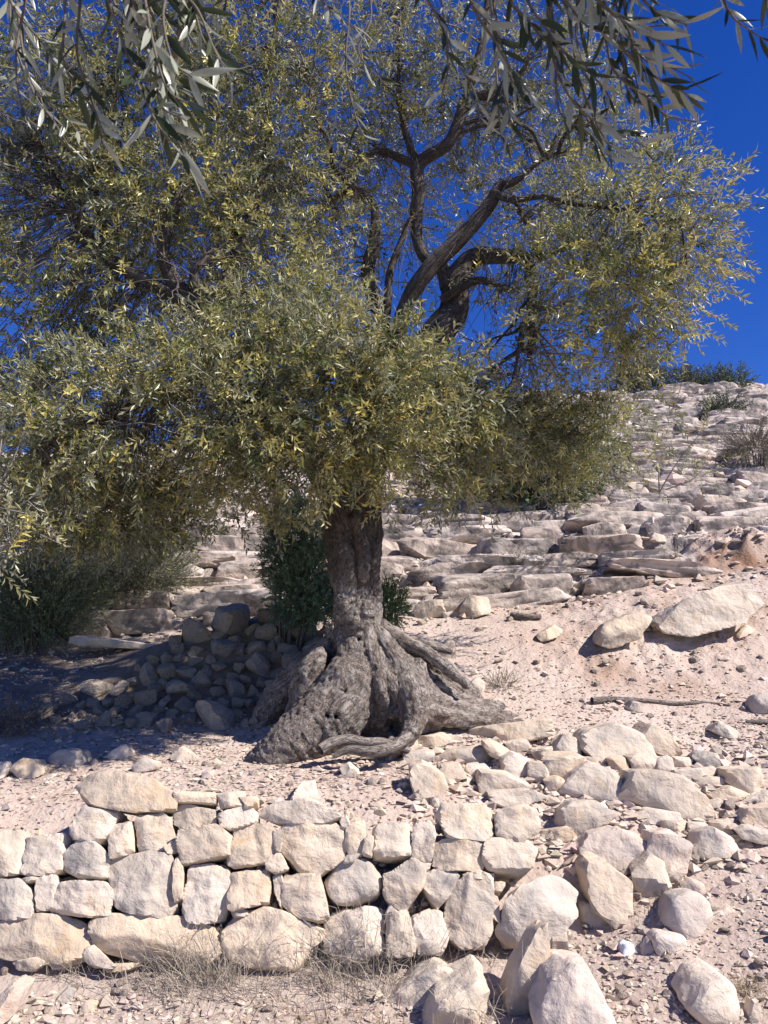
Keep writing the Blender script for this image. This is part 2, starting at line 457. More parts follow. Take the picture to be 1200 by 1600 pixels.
def stone_poly(P2, thick, seed, sub=4, p=16, rough=0.05, facets=3, round_front=0.25, cuts=(7, 13), chamfer=(0.96, 1.10), cutd=(0.80, 0.95)):
    """solid block whose outline in the (x,z) plane is P2 and whose y extent is about thick; front is -y"""
    g = np.random.default_rng(seed)
    c = P2.mean(0); Q = P2 - c
    e = np.roll(Q, -1, 0) - Q
    area = 0.5 * np.sum(Q[:, 0] * np.roll(Q[:, 1], -1) - Q[:, 1] * np.roll(Q[:, 0], -1))
    n2 = np.stack([e[:, 1], -e[:, 0]], 1) * (1 if area > 0 else -1)
    n2 /= np.linalg.norm(n2, axis=1)[:, None] + 1e-9
    d2 = np.sum(n2 * (Q + np.roll(Q, -1, 0)) * 0.5, 1)
    size = max(np.ptp(Q[:, 0]), np.ptp(Q[:, 1]))
    d2 = np.maximum(d2, size * 0.03)
    Nn = [np.array([n[0], g.uniform(-0.05, 0.18), n[1]]) for n in n2]; D = list(d2)
    for f in range(facets):
        tilt = g.normal(0, round_front, 2)
        Nn.append(np.array([tilt[0], -1, tilt[1]])); D.append(thick * g.uniform(0.44, 0.56))
    for sx, sz in ((1, 0), (-1, 0), (0, 1), (0, -1)):
        Nn.append(np.array([sx * 0.9, -1, sz * 0.9 + 0.1])); 
        ext = max(abs((Q @ np.array([sx, sz])).max()), 1e-3)
        D.append((thick * 0.5 + ext * 0.9) / 1.35 * g.uniform(*chamfer))
    Nn.append(np.array([g.normal(0, 0.2), 1, g.normal(0, 0.2)])); D.append(thick * 0.55)
    Nn = np.array(Nn); D = np.array(D); Nl = np.linalg.norm(Nn, axis=1); Nn /= Nl[:, None]
    V, F = ICO[sub]
    half = np.array([np.ptp(Q[:, 0]) * 0.5, thick * 0.5, np.ptp(Q[:, 1]) * 0.5])
    dd = V * half ** 0.9; dd /= np.linalg.norm(dd, axis=1)[:, None]
    W = planes_shape(dd, Nn, D, p)
    # knock corners off: random cutting planes on the seen side
    k = g.integers(*cuts)
    cut = g.normal(size=(k, 3)) * (1 / half); cut[:, 1] = -np.abs(cut[:, 1]); cut /= np.linalg.norm(cut, axis=1)[:, None]
    cd = (W @ cut.T).max(0) * g.uniform(*cutd, k)
    W = planes_shape(dd, np.concatenate([Nn, cut]), np.concatenate([D, cd]), p)
    sc = 1.0 / (0.5 * size + 0.10)
    o = g.uniform(-50, 50, 3)
    nz = fbm(W * sc * 4.2 + o, 4, seed % 91, 0.62)
    chip = np.clip(ridged(W * sc * 2.0 + o * 1.3, 2, seed % 57) - 0.35, 0, 1)
    st = np.clip(perlin(W * sc * np.array([1.6, 1.6, 3.2]) + o * 0.7, seed % 37), -0.5, 0.5)
    W = W * (1 + rough * 0.75 * nz + rough * 0.75 * np.sign(st) * np.abs(st) ** 0.5 - rough * 1.2 * chip)[:, None]
    return W, F, c

def blob_stone(seed, sub=2, flat=0.7, p=12, rough=0.06, nplanes=13):
    g = np.random.default_rng(seed)
    Nn = g.normal(size=(nplanes, 3)); Nn /= np.linalg.norm(Nn, axis=1)[:, None]
    Nn = np.concatenate([Nn, np.array([[1, 0, 0], [-1, 0, 0], [0, 1, 0], [0, -1, 0], [0, 0, 1], [0, 0, -1.]])])
    D = np.concatenate([g.uniform(0.55, 0.95, nplanes), np.ones(6) * 0.95])
    V, F = ICO[sub]
    W = planes_shape(V, Nn, D, p)
    W = W * (1 + rough * fbm(W * 2.5 + g.uniform(-9, 9, 3), 3, seed % 77))[:, None]
    W *= np.array([1.0, g.uniform(0.65, 0.95), flat * g.uniform(0.75, 1.15)])
    return W, F

def thick_of(P, k=0.9):
    return k * min(np.ptp(P[:, 0]), np.ptp(P[:, 1])) + 0.12 * max(np.ptp(P[:, 0]), np.ptp(P[:, 1]))

# --- dry-stone wall: every stone traced as a block on the leaning wall face
WY0, WB = 4.20, 0.42
def on_wall(px, py, y0=WY0):
    d = ray(np.asarray(px, float), np.asarray(py, float))
    t = (y0 + WB * CAMZ) / (d[..., 1] - WB * d[..., 2])
    return CAMP + d * t[..., None]
LEAN = math.atan(WB)
RL = np.array(Matrix.Rotation(-LEAN, 3, 'X'))

WALL = [
 [(122,1228),(136,1211),(180,1206),(240,1216),(275,1240),(270,1265),(222,1270),(132,1252)],
 [(132,1264),(160,1260),(192,1268),(175,1295),(160,1320),(112,1312),(115,1292)],
 [(175,1288),(208,1282),(209,1330),(172,1340),(170,1305)],
 [(215,1278),(248,1266),(268,1280),(273,1308),(255,1330),(213,1334),(211,1300)],
 [(255,1326),(280,1312),(279,1332),(262,1338)],
 [(275,1240),(338,1241),(336,1257),(275,1256)],
 [(268,1262),(300,1257),(343,1266),(342,1290),(300,1295),(268,1282)],
 [(342,1241),(382,1236),(380,1262),(346,1264)], [(376,1248),(404,1246),(402,1262),(385,1266)],
 [(340,1276),(378,1258),(402,1272),(400,1285),(360,1298),(344,1290)],
 [(-14,1302),(20,1297),(41,1302),(31,1362),(0,1369),(-14,1366)],
 [(42,1307),(107,1302),(104,1330),(93,1362),(55,1366),(30,1361)],
 [(103,1330),(118,1314),(140,1313),(172,1340),(167,1374),(130,1374),(101,1358)],
 [(33,1372),(60,1366),(64,1376),(40,1381)],
 [(-14,1378),(38,1376),(53,1395),(51,1432),(0,1436),(-14,1432)],
 [(58,1372),(88,1368),(91,1388),(80,1422),(54,1426),(52,1400)],
 [(92,1380),(160,1376),(173,1392),(170,1426),(130,1431),(80,1425),(77,1400)],
 [(169,1345),(180,1334),(262,1332),(272,1350),(274,1392),(276,1437),(262,1439),(230,1429),(185,1423),(171,1385)],
 [(270,1352),(283,1340),(287,1365),(286,1405),(275,1413),(270,1380)],
 [(280,1305),(340,1294),(359,1306),(356,1339),(320,1346),(282,1351),(277,1328)],
 [(288,1354),(352,1351),(361,1370),(356,1412),(350,1436),(320,1441),(279,1433),(286,1405)],
 [(367,1296),(400,1287),(426,1298),(432,1325),(421,1346),(370,1353),(357,1346),(358,1312)],
 [(359,1368),(420,1361),(424,1390),(419,1412),(385,1421),(357,1421)],
 [(426,1366),(440,1362),(445,1390),(440,1422),(428,1395)],
 [(438,1296),(450,1287),(520,1287),(539,1320),(531,1345),(500,1363),(465,1363),(447,1340),(437,1312)],
 [(414,1350),(438,1334),(451,1358),(430,1367),(415,1359)],
 [(402,1270),(420,1258),(500,1252),(525,1268),(529,1282),(505,1292),(445,1287),(420,1280)],
 [(445,1362),(500,1367),(509,1400),(514,1430),(497,1441),(465,1434),(440,1410)],
 [(-16,1452),(0,1442),(30,1431),(110,1430),(138,1446),(141,1480),(125,1501),(90,1502),(0,1497),(-16,1492)],
 [(141,1442),(160,1428),(240,1429),(310,1440),(335,1455),(346,1480),(310,1507),(230,1507),(175,1492),(145,1472)],
 [(345,1452),(375,1428),(415,1416),(440,1426),(500,1440),(504,1480),(470,1516),(400,1516),(365,1502),(345,1472)],
 [(508,1432),(540,1421),(600,1420),(602,1450),(600,1492),(560,1502),(535,1500),(510,1480)],
 [(20,1502),(50,1496),(70,1503),(55,1516),(28,1514)], [(76,1500),(105,1496),(110,1510),(85,1516)],
 [(134,1482),(150,1480),(182,1512),(150,1512),(131,1497)], [(164,1508),(222,1504),(202,1515),(170,1517)],
 [(504,1376),(520,1350),(560,1334),(590,1349),(601,1378),(590,1406),(550,1415),(515,1406)],
 [(539,1288),(570,1284),(573,1310),(566,1335),(545,1337),(538,1315)], [(569,1312),(576,1305),(584,1310),(581,1339),(567,1336)],
 [(583,1290),(635,1284),(644,1310),(643,1339),(600,1343),(582,1340)], [(647,1290),(672,1283),(679,1305),(671,1349),(645,1345),(645,1310)],
 [(681,1272),(690,1261),(768,1265),(774,1306),(758,1313),(702,1309)],
 [(775,1268),(790,1259),(815,1255),(839,1268),(837,1300),(820,1313),(775,1306),(771,1280)],
 [(677,1318),(700,1312),(755,1317),(759,1345),(750,1359),(700,1359),(677,1350)],
 [(761,1315),(780,1308),(825,1312),(841,1325),(833,1352),(815,1368),(770,1363),(757,1345)],
 [(604,1365),(640,1341),(661,1350),(662,1385),(650,1402),(640,1426),(618,1429),(602,1400)],
 [(662,1362),(700,1358),(726,1370),(705,1395),(690,1426),(678,1415),(660,1385)],
 [(700,1392),(735,1372),(770,1370),(768,1410),(766,1445),(750,1482),(720,1484),(698,1466),(697,1420)],
 [(776,1412),(800,1400),(815,1366),(860,1362),(905,1385),(913,1405),(896,1425),(891,1460),(860,1480),(790,1480),(776,1440)],
 [(604,1428),(635,1422),(646,1450),(652,1492),(604,1494)], [(646,1430),(660,1422),(690,1426),(698,1470),(690,1490),(655,1490),(646,1460)],
 [(724,1365),(755,1360),(753,1373),(728,1376)], [(771,1377),(792,1378),(782,1397),(769,1394)], [(768,1400),(778,1405),(780,1442),(769,1434)],
 [(530,1280),(540,1274),(548,1290),(534,1300)], [(600,1430),(612,1405),(622,1430),(612,1440)], [(360,1424),(388,1420),(392,1432),(366,1436)],
 [(424,1300),(438,1296),(438,1330),(430,1334)], [(540,1340),(560,1338),(552,1348),(538,1350)], [(655,1350),(672,1352),(668,1362),(656,1362)],
]
wall = root('dry_stone_wall', (0, 4.3, 0), 'low dry stone retaining wall of cream limestone blocks along the front of the terrace', 'wall')
for i, poly in enumerate(WALL):
    P = np.array(poly, float)
    W3 = on_wall(P[:, 0], P[:, 1])
    c3 = W3.mean(0)
    loc = (W3 - c3) @ RL                     # into the leaning frame
    P2 = loc[:, [0, 2]] * 1.03
    sz = max(np.ptp(P2[:, 0]), np.ptp(P2[:, 1]))
    th = min(0.34, 0.10 + 0.75 * min(np.ptp(P2[:, 0]), np.ptp(P2[:, 1])))
    Wv, F, c = stone_poly(P2, th, 100 + i, 5 if sz > 0.25 else (4 if sz > 0.12 else 3), 300 if i != 36 else 10, 0.06 if sz > 0.12 else 0.05, 4, 0.17, (3, 6), (1.08, 1.22), (0.86, 0.97))
    Wv = Wv + np.array([c[0], th * 0.40 - rng.uniform(0, 0.03), c[1]])
    Wv = Wv @ RL.T
    o = obj('stone', crisp(new_mesh('stone', Wv, F)), M['stone'], wall)
    o.location = c3 - np.array([0, 4.3, 0])

def chinking():
    g = np.random.default_rng(8)
    n = 420
    px = g.uniform(-10, 850, n); py = g.uniform(1262, 1500, n)
    ok = ~((px < 110) & (py < 1310)); px, py = px[ok], py[ok]; n = len(px)
    c = on_wall(px, py) + np.array([0, 0.13, 0.0]) + g.normal(0, 0.02, (n, 3))
    V0, F0 = ICO[1]
    s = g.uniform(0.012, 0.034, n)
    V = V0[None] * (1 + g.normal(0, 0.18, (n, len(V0), 1))) * (s[:, None] * np.stack([g.uniform(.6, 1.4, n), np.ones(n), g.uniform(.5, 1.2, n)], 1))[:, None, :] + c[:, None, :]
    me = new_mesh('chinking_stones', V.reshape(-1, 3) - np.array([0, 4.3, 0]), (F0[None] + (np.arange(n) * len(V0))[:, None, None]).reshape(-1, 3), False)
    o = obj('chinking_stones', me, M['stone'], wall); o['kind'] = 'stuff'
chinking()

# --- bedrock ledges: the fractured blocks along each bed's edge
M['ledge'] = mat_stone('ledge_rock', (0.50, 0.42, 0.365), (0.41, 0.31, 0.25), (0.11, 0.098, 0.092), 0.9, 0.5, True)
LB = []
for k in range(14):
    g = np.random.default_rng(1400 + k)
    Nn = g.normal(size=(7, 3)); Nn /= np.linalg.norm(Nn, axis=1)[:, None]
    Bx = np.array([[1, 0, 0], [-1, 0, 0], [0, 1, 0], [0, -1, 0], [0, 0, 1], [0, 0, -1.]]) + g.normal(0, 0.10, (6, 3))
    Bx /= np.linalg.norm(Bx, axis=1)[:, None]
    W = planes_shape(ICO[4][0], np.concatenate([Nn, Bx]), np.concatenate([g.uniform(1.0, 1.3, 7), np.ones(6)]), 300)
    o3 = g.uniform(-9, 9, 3)
    W = W * (1 + 0.07 * fbm(W * 2.2 + o3, 4, k, 0.6) - 0.10 * np.clip(ridged(W * 1.6 + o3, 2, k + 3) - 0.3, 0, 1))[:, None]
    me = crisp(new_mesh('ledge_block', W, ICO[4][1])); me.materials.append(M['ledge']); LB.append(me)
def ledge_blocks():
    g = np.random.default_rng(31)
    spots = []
    for y0, y1, xs, wr in ((8.9, 16.5, np.arange(-4.6, 7.4, 0.12), (0.28, 0.85)), (16.5, 34, np.arange(1.0, 16, 0.35), (0.40, 1.1))):
        ys = np.arange(y0, y1, 0.03 if y0 < 10 else 0.06)
        X, Y = np.meshgrid(xs, ys, indexing='ij')
        k, f, rock = (a.reshape(X.shape) for a in height(X, Y, layer=True))
        Z = height(X, Y).reshape(X.shape)
        lastx = {}
        for i, x in enumerate(xs):
            cr = np.where((f[i, 1:] > 0.86) & (f[i, :-1] <= 0.86) & (k[i, 1:] == k[i, :-1]) & (rock[i, 1:] > 0.5))[0]
            for j in cr:
                if abs(x / ys[j]) > 0.49: continue
                kk = k[i, j]; w = g.uniform(*wr)
                if x - lastx.get(kk, -99) < w * 1.15 or g.uniform() < 0.08: continue
                lastx[kk] = x + w * 0.55
                st = STEPS[kk + 1] - STEPS[kk]
                jj = min(j + (6 if y0 < 10 else 8), len(ys) - 1)
                hh = np.clip(st * 0.5, 0.05, 0.20) * g.uniform(0.75, 1.1)
                spots.append((x, ys[j] - 0.04 + w * 0.22, Z[i, jj] - hh + g.uniform(-0.01, 0.05), w, max(0.16, w * g.uniform(0.35, 0.6)), hh + 0.05))
    # keep the ones that show largest
    spots.sort(key=lambda q: -q[3] * q[5] / q[1] ** 2)
    for x, y, z, w, d, hh in spots[:300]:
        o = obj('ledge_block', LB[g.integers(14)], None, ground)
        o.location = (x, y, z); o.scale = (w, d, hh)
        o.rotation_euler = (g.normal(0, 0.06), g.normal(0, 0.06), g.normal(0, 0.09) + math.pi * g.integers(2))
ledge_blocks()

# --- stones standing on the ground, traced where they lie
def ground_stone(poly, seed, sub=4, mat='stone', p=15, rough=0.05, depth=0.8, tilt=0.25, parent=None, ploc=None, name='stone', round_front=0.3):
    P = np.array(poly, float)
    by = P[:, 1].max(); lows = P[P[:, 1] > by - 0.3 * np.ptp(P[:, 1])]
    b = hit([lows[:, 0].mean()], [by - 2])[0]
    wpx = np.ptp(P[:, 0]); hpx = np.ptp(P[:, 1]); mp = m_per_px(b[1])
    th = mp * (depth * min(wpx, hpx * 1.4) + 0.15 * wpx)
    th = min(th, mp * hpx * 2.0)
    Y = b[1] + th * 0.25
    W3 = at(P[:, 0], P[:, 1], Y)
    c3 = W3.mean(0); P2 = (W3 - c3)[:, [0, 2]]
    Wv, F, c = stone_poly(P2, th, seed, sub, p, rough, 3, round_front, (3, 6), (1.0, 1.2) if p < 50 else (1.12, 1.35), (0.86, 0.97))
    Wv = Wv + np.array([c[0], 0, c[1]])
    Wv[:, 1] += tilt * Wv[:, 2]
    # seat it: lower skirt goes into the soil
    low = Wv[:, 2] < 0
    Wv[low, 2] *= 1.18
    Wv[low, 0] *= 1.03
    o = obj(name, crisp(new_mesh(name, Wv, F)), M[mat], parent)
    o.location = c3 - (np.array(ploc) if ploc is not None else 0)
    return o

TUMBLED = [
 [(740,1140),(755,1135),(815,1128),(850,1125),(852,1145),(800,1155),(750,1156)],
 [(612,1157),(652,1154),(650,1172),(616,1173)], [(655,1150),(690,1145),(703,1155),(685,1166),(655,1166)], [(634,1174),(675,1173),(675,1190),(635,1192)],
 [(678,1186),(705,1172),(755,1166),(772,1180),(765,1193),(700,1193)], [(705,1161),(770,1158),(791,1170),(788,1192),(776,1195),(760,1172)],
 [(790,1160),(820,1155),(828,1165),(800,1175)], [(785,1184),(800,1176),(825,1186),(822,1211),(785,1211)], [(825,1190),(845,1190),(857,1205),(845,1220),(825,1215)],
 [(830,1170),(862,1166),(860,1180),(835,1185)], [(860,1176),(880,1148),(900,1155),(902,1180),(875,1186)], [(850,1182),(900,1178),(912,1195),(880,1216),(860,1210)],
 [(905,1152),(915,1141),(960,1132),(990,1140),(1004,1160),(998,1176),(950,1181),(915,1179),(907,1168)], [(1000,1145),(1015,1130),(1040,1145),(1056,1172),(1045,1176),(1010,1162)],
 [(876,1232),(895,1206),(920,1190),(950,1205),(966,1240),(955,1244),(880,1238)], [(970,1242),(985,1206),(1010,1205),(1060,1215),(1083,1235),(1086,1266),(1060,1267),(1010,1257)],
 [(980,1182),(1000,1175),(1026,1190),(1020,1204),(985,1204)], [(1025,1187),(1045,1180),(1048,1200),(1022,1209)], [(1052,1183),(1078,1184),(1076,1199),(1052,1199)],
 [(1080,1182),(1090,1172),(1115,1177),(1119,1195),(1100,1198)], [(1055,1203),(1115,1198),(1120,1207),(1075,1218),(1052,1213)],
 [(748,1217),(752,1206),(790,1208),(820,1225),(790,1234),(752,1236)], [(765,1237),(820,1232),(850,1245),(800,1256),(770,1251)],
 [(1085,1215),(1125,1214),(1130,1228),(1090,1231)], [(1110,1240),(1140,1228),(1166,1240),(1130,1251)], [(1095,1258),(1120,1246),(1131,1251),(1100,1266)],
 [(995,1270),(1010,1262),(1056,1268),(1050,1283),(1000,1281)], [(840,1300),(880,1290),(898,1300),(880,1311),(845,1309)],
 [(1030,1281),(1070,1282),(1070,1300),(1035,1297)], [(1075,1285),(1100,1285),(1095,1301),(1075,1301)], [(1108,1285),(1135,1280),(1142,1300),(1115,1297)],
 [(1160,1250),(1200,1235),(1215,1250),(1170,1256)], [(690,1150),(720,1148),(722,1158),(700,1160)], [(860,1160),(880,1145),(884,1150),(868,1168)], [(950,1184),(975,1182),(978,1200),(955,1202)],
 [(690,1195),(715,1192),(725,1212),(700,1220),(685,1210)], [(728,1195),(760,1196),(770,1212),(735,1216)], [(850,1218),(870,1212),(880,1224),(860,1236)], [(910,1182),(945,1184),(940,1192),(915,1192)],
]
FACES_ROW = [ [(1000,1208),(1030,1208),(1026,1216),(1004,1216)] ]
hb = hit([880], [1230])[0]
tumb = root('collapsed_stone_wall', tuple(hb), 'collapsed heap of angular cream stones from a broken terrace wall, right of the roots', 'stone heap')
for i, poly in enumerate(TUMBLED + FACES_ROW):
    poly = np.array(poly, float); poly = poly.mean(0) + (poly - poly.mean(0)) * np.array([1.14, 1.08])
    ground_stone(poly, 400 + i, 3 if np.ptp(np.array(poly)[:, 0]) < 60 else 4, parent=tumb, ploc=hb, p=300, rough=0.06, round_front=0.38)

SINGLE = [
 ([(638,1196),(660,1190),(690,1205),(698,1230),(685,1246),(650,1246),(641,1222)], 'boulder', 'squat cream boulder with a dark shadow, alone on the terrace below the roots'),
 ([(865,1272),(890,1251),(930,1252),(953,1268),(950,1286),(915,1291),(890,1302),(868,1287)], 'boulder', 'cream boulder with a shaded tan left face, right of the wall top'),
 ([(893,1326),(915,1300),(950,1290),(985,1300),(1001,1318),(995,1339),(950,1346),(905,1339)], 'boulder', 'grey pitted boulder lying right of the wall end'),
 ([(1005,1326),(1015,1300),(1045,1297),(1076,1315),(1070,1350),(1040,1366),(1005,1342)], 'boulder', 'broad smooth cream boulder right of the grey pitted one'),
 ([(1075,1321),(1090,1300),(1110,1292),(1140,1310),(1151,1328),(1110,1334),(1078,1331)], 'boulder', 'dome shaped whitish boulder on the slope at the right'),
 ([(905,1352),(915,1343),(945,1345),(980,1375),(976,1406),(950,1421),(912,1396)], 'boulder', 'leaning cream slab boulder against the right end of the wall'),
 ([(985,1357),(1015,1331),(1035,1345),(1041,1380),(1005,1396),(988,1382)], 'boulder', 'upright pale block propped below the broad smooth boulder'),
 ([(905,1407),(955,1420),(935,1441),(905,1437)], 'stone', 'small white wedge of stone at the foot of the leaning slab'),
 ([(1130,1202),(1180,1197),(1186,1225),(1150,1233),(1130,1220)], 'stone', 'blocky tan stone set in the slope near the right edge'),
 ([(1155,1280),(1165,1263),(1215,1255),(1215,1289),(1165,1291)], 'boulder', 'flat white boulder cut off by the right edge, upper of two'),
 ([(1148,1297),(1170,1291),(1215,1302),(1215,1319),(1160,1310)], 'stone', 'thin white slab cut off by the right edge, below the flat boulder'),
 ([(600,1557),(640,1522),(680,1500),(708,1515),(690,1542),(645,1564)], 'boulder', 'low pale boulder, leftmost of the four at the bottom of the picture'),
 ([(655,1592),(680,1541),(745,1515),(762,1530),(752,1560),(740,1582),(690,1597)], 'boulder', 'cream boulder half in the shadow of the upright pointed stone'),
 ([(785,1547),(800,1506),(835,1450),(864,1434),(860,1480),(847,1520),(842,1562),(795,1584)], 'standing stone', 'upright pointed stone with a dark left face in the foreground'),
 ([(855,1442),(882,1430),(887,1490),(862,1497)], 'stone', 'tan block standing close behind the upright pointed stone'),
 ([(830,1572),(850,1522),(880,1502),(915,1505),(935,1540),(958,1600),(957,1628),(850,1628)], 'boulder', 'large smooth grey cream boulder at the bottom edge of the picture'),
 ([(1030,1440),(1045,1401),(1075,1392),(1101,1398),(1106,1425),(1085,1441),(1050,1453)], 'boulder', 'rounded grey boulder with dark shadow on the gravel slope'),
 ([(1058,1387),(1080,1373),(1100,1380),(1105,1396),(1070,1395)], 'stone', 'rounded stone resting behind the rounded grey boulder'),
 ([(1015,1467),(1025,1457),(1070,1462),(1071,1487),(1025,1489)], 'stone', 'flat greenish grey block below the rounded grey boulder'),
 ([(998,1489),(1012,1463),(1023,1489)], 'stone', 'grey wedge leaning on the left of the flat block'),
 ([(1058,1557),(1085,1526),(1120,1518),(1144,1535),(1148,1576),(1120,1591),(1080,1577)], 'boulder', 'smooth tan boulder with a line of pits at the lower right'),
 ([(1103,1427),(1140,1414),(1146,1425),(1110,1433)], 'stone', 'flat pale flake right of the rounded grey boulder'),
 ([(1166,1582),(1175,1558),(1193,1583),(1175,1594)], 'stone', 'small pointed stone near the lower right corner'),
 ([(-16,1572),(20,1535),(41,1541),(36,1571),(-16,1604)], 'boulder', 'grey half buried boulder in the lower left corner'),
 ([(90,1557),(105,1542),(120,1546),(112,1563),(95,1567)], 'stone', 'small white stone on the soil below the wall, left'),
 ([(126,1574),(135,1565),(152,1567),(146,1586),(128,1586)], 'stone', 'small pinkish white stone, lowest one left of the dry tuft'),
 ([(77,1182),(95,1170),(130,1172),(139,1190),(120,1197),(82,1196)], 'stone', 'rounded white stone at the shade edge on the left of the terrace'),
 ([(168,1177),(195,1162),(212,1175),(205,1186),(175,1186)], 'stone', 'half shaded stone right of the rounded white stone on the terrace'),
 ([(208,1197),(225,1184),(250,1190),(249,1201),(215,1206)], 'stone', 'smooth grey egg shaped stone above the long wall stone'),
 ([(268,1182),(285,1165),(300,1175),(313,1186),(290,1191)], 'stone', 'pale lump of stone on the terrace between heap and wall'),
 ([(455,1245),(470,1222),(490,1220),(498,1247),(470,1250)], 'stone', 'reddish cream stone perched on the wall edge in the middle'),
 ([(315,1206),(335,1203),(334,1218),(316,1219)], 'stone', 'small grey cube of stone on the terrace soil'),
 ([(528,1202),(545,1190),(563,1205),(545,1215)], 'stone', 'pale stone at the tip of the front roots'),
 ([(18,1197),(35,1185),(60,1187),(71,1205),(45,1216)], 'stone', 'white angular stone near the left edge of the terrace'),
 ([(-10,1192),(12,1190),(19,1205),(8,1214),(-10,1216)], 'stone', 'rounded stone cut off by the left edge of the terrace'),
 ([(1012,972),(1030,955),(1085,935),(1125,918),(1160,915),(1163,965),(1120,974),(1090,994),(1040,990),(1015,978)], 'boulder', 'long cream boulder jutting from the eroded bank at the right'),
 ([(925,1002),(940,975),(990,955),(1012,965),(985,997),(945,1011)], 'boulder', 'low whitish slab leaning below the long jutting boulder'),
 ([(1145,992),(1165,975),(1181,985),(1150,997)], 'stone', 'small pale stone under the right end of the jutting boulder'),
 ([(718,952),(730,930),(760,935),(766,956),(722,962)], 'boulder', 'cream boulder below the ledges, right of the trunk'),
 ([(643,957),(655,940),(690,940),(697,961),(650,964)], 'boulder', 'flat cream boulder nearest the trunk below the ledges'),
 ([(670,1012),(700,1000),(712,1005),(711,1026),(675,1022)], 'stone', 'brown faced stone behind the upper right root'),
 ([(733,1067),(745,1058),(758,1065),(753,1081),(738,1080)], 'stone', 'small tan stone at the end of the right root'),
 ([(1168,1102),(1178,1085),(1200,1083),(1215,1095),(1207,1111),(1172,1113)], 'boulder', 'rounded boulder at the right edge beside the grey stick'),
 ([(975,1106),(985,1093),(1003,1098),(1003,1111),(980,1112)], 'stone', 'brown stone lying in front of the grey stick'),
 ([(1108,1141),(1122,1127),(1151,1146),(1135,1153)], 'stone', 'tilted brown and white stone on the bare slope at right'),
 ([(838,992),(865,975),(879,985),(862,996),(845,1001)], 'stone', 'orange tinted stone on the crest of the dirt bank'),
 ([(1012,846),(1020,832),(1038,838),(1036,849)], 'stone', 'lone blocky white stone on the sloping ledge at right'),
 ([(980,802),(1000,790),(1028,795),(1010,807)], 'stone', 'flat white stone on the hillside under the small olive sapling'),
]
for i, (poly, cat, lab) in enumerate(SINGLE):
    P = np.array(poly)
    soft = any(w in lab for w in ('rounded', 'egg', 'smooth tan'))
    grey = 'grey' in lab
    o = ground_stone(poly, 700 + i, 5 if np.ptp(P[:, 0]) > 90 else (4 if np.ptp(P[:, 0]) > 40 else 3), 'scree' if grey else 'stone', 14 if soft else 300, 0.035 if soft else 0.06, round_front=0.38,
                     name={'boulder': 'boulder', 'stone': 'loose_stone', 'standing stone': 'standing_stone'}[cat], tilt=0.05 if cat == 'standing stone' else 0.3)
    tag(o, lab, cat)

# --- rubble heap in the tree's shade
heap_c = hit([300], [1120])[0]
heap = root('rubble_heap', tuple(heap_c), 'heap of dark shaded field stones piled left of the trunk', 'stone heap')
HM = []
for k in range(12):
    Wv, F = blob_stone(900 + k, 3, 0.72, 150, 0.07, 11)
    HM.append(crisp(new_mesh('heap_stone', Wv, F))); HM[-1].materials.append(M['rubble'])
g = np.random.default_rng(5)
outline = [(40,1128),(110,1095),(200,1060),(262,1010),(330,965),(430,945),(520,975),(500,1060),(440,1120),(390,1138),(250,1140),(120,1138)]
def inside(poly, x, y):
    c = False; n = len(poly)
    for i in range(n):
        x0, y0 = poly[i]; x1, y1 = poly[i - 1]
        if (y0 > y) != (y1 > y) and x < (x1 - x0) * (y - y0) / (y1 - y0) + x0: c = not c
    return c
cand = []
for _ in range(4000):
    x, y = g.uniform(35, 525), g.uniform(945, 1142)
    if not inside(outline, x, y): continue
    r = g.choice([12, 17, 24, 32], p=[.30, .30, .26, .14])
    if all((x - a) ** 2 + ((y - b) * 1.35) ** 2 > (0.70 * (r + c)) ** 2 for a, b, c in cand): cand.append((x, y, r))
cand = cand[:230]
hp = hit([c[0] for c in cand], [c[1] for c in cand])
for (x, y, r), p in zip(cand, hp):
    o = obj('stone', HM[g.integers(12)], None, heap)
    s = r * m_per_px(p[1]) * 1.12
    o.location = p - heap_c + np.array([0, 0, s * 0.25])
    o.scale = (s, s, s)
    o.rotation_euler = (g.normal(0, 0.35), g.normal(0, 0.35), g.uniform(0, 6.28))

# --- slab lip along the shaded hollow at the left
lip = ground_stone([(40,994),(120,993),(200,1001),(262,1009),(258,1014),(150,1008),(40,1000)], 1500, 4, 'scree', 60, 0.05, 0.8, 0.05, name='rock_slab')
tag(lip, 'long thin pale rock slab edging the shaded hollow at the left', 'rock slab')

# --- middle-sized loose stones lying about, as individuals
LM = []
for k in range(10):
    Wv, F = blob_stone(1200 + k, 3, 0.62, 150, 0.07, 11)
    me = crisp(new_mesh('loose_stone', Wv, F), 22); me.materials.append(M['scree']); LM.append(me)
def scatter_stones(n, region, rpx, label, group, seed, mat=None):
    g = np.random.default_rng(seed)
    xs = g.uniform(region[0], region[2], n); ys = g.uniform(region[1], region[3], n)
    P = hit(xs, ys)
    for p in P:
        s = min(g.uniform(*rpx) * m_per_px(p[1]), 0.30)
        o = obj('loose_stone', LM[g.integers(10)])
        o.location = p + np.array([0, 0, s * 0.2]); o.scale = (s, s, s)
        o.rotation_euler = (g.normal(0, 0.3), g.normal(0, 0.3), g.uniform(0, 6.28))
        tag(o, label, 'stone', group)
scatter_stones(70, (930, 612, 1215, 790), (5, 11), 'pale loose stone on the steep hillside at upper right', 'loose stones on the upper hillside', 21)
scatter_stones(55, (610, 740, 1210, 860), (5, 10), 'pale loose stone on the stony slope behind the lower foliage', 'loose stones on the middle slope', 22)
scatter_stones(26, (620, 905, 1210, 1000), (6, 12), 'cream stone at the foot of the layered ledges right of trunk', 'loose stones under the ledges', 23)
scatter_stones(26, (760, 1010, 1215, 1130), (5, 8), 'small stone on the bare dirt slope right of the tree', 'loose stones on the dirt slope', 24)
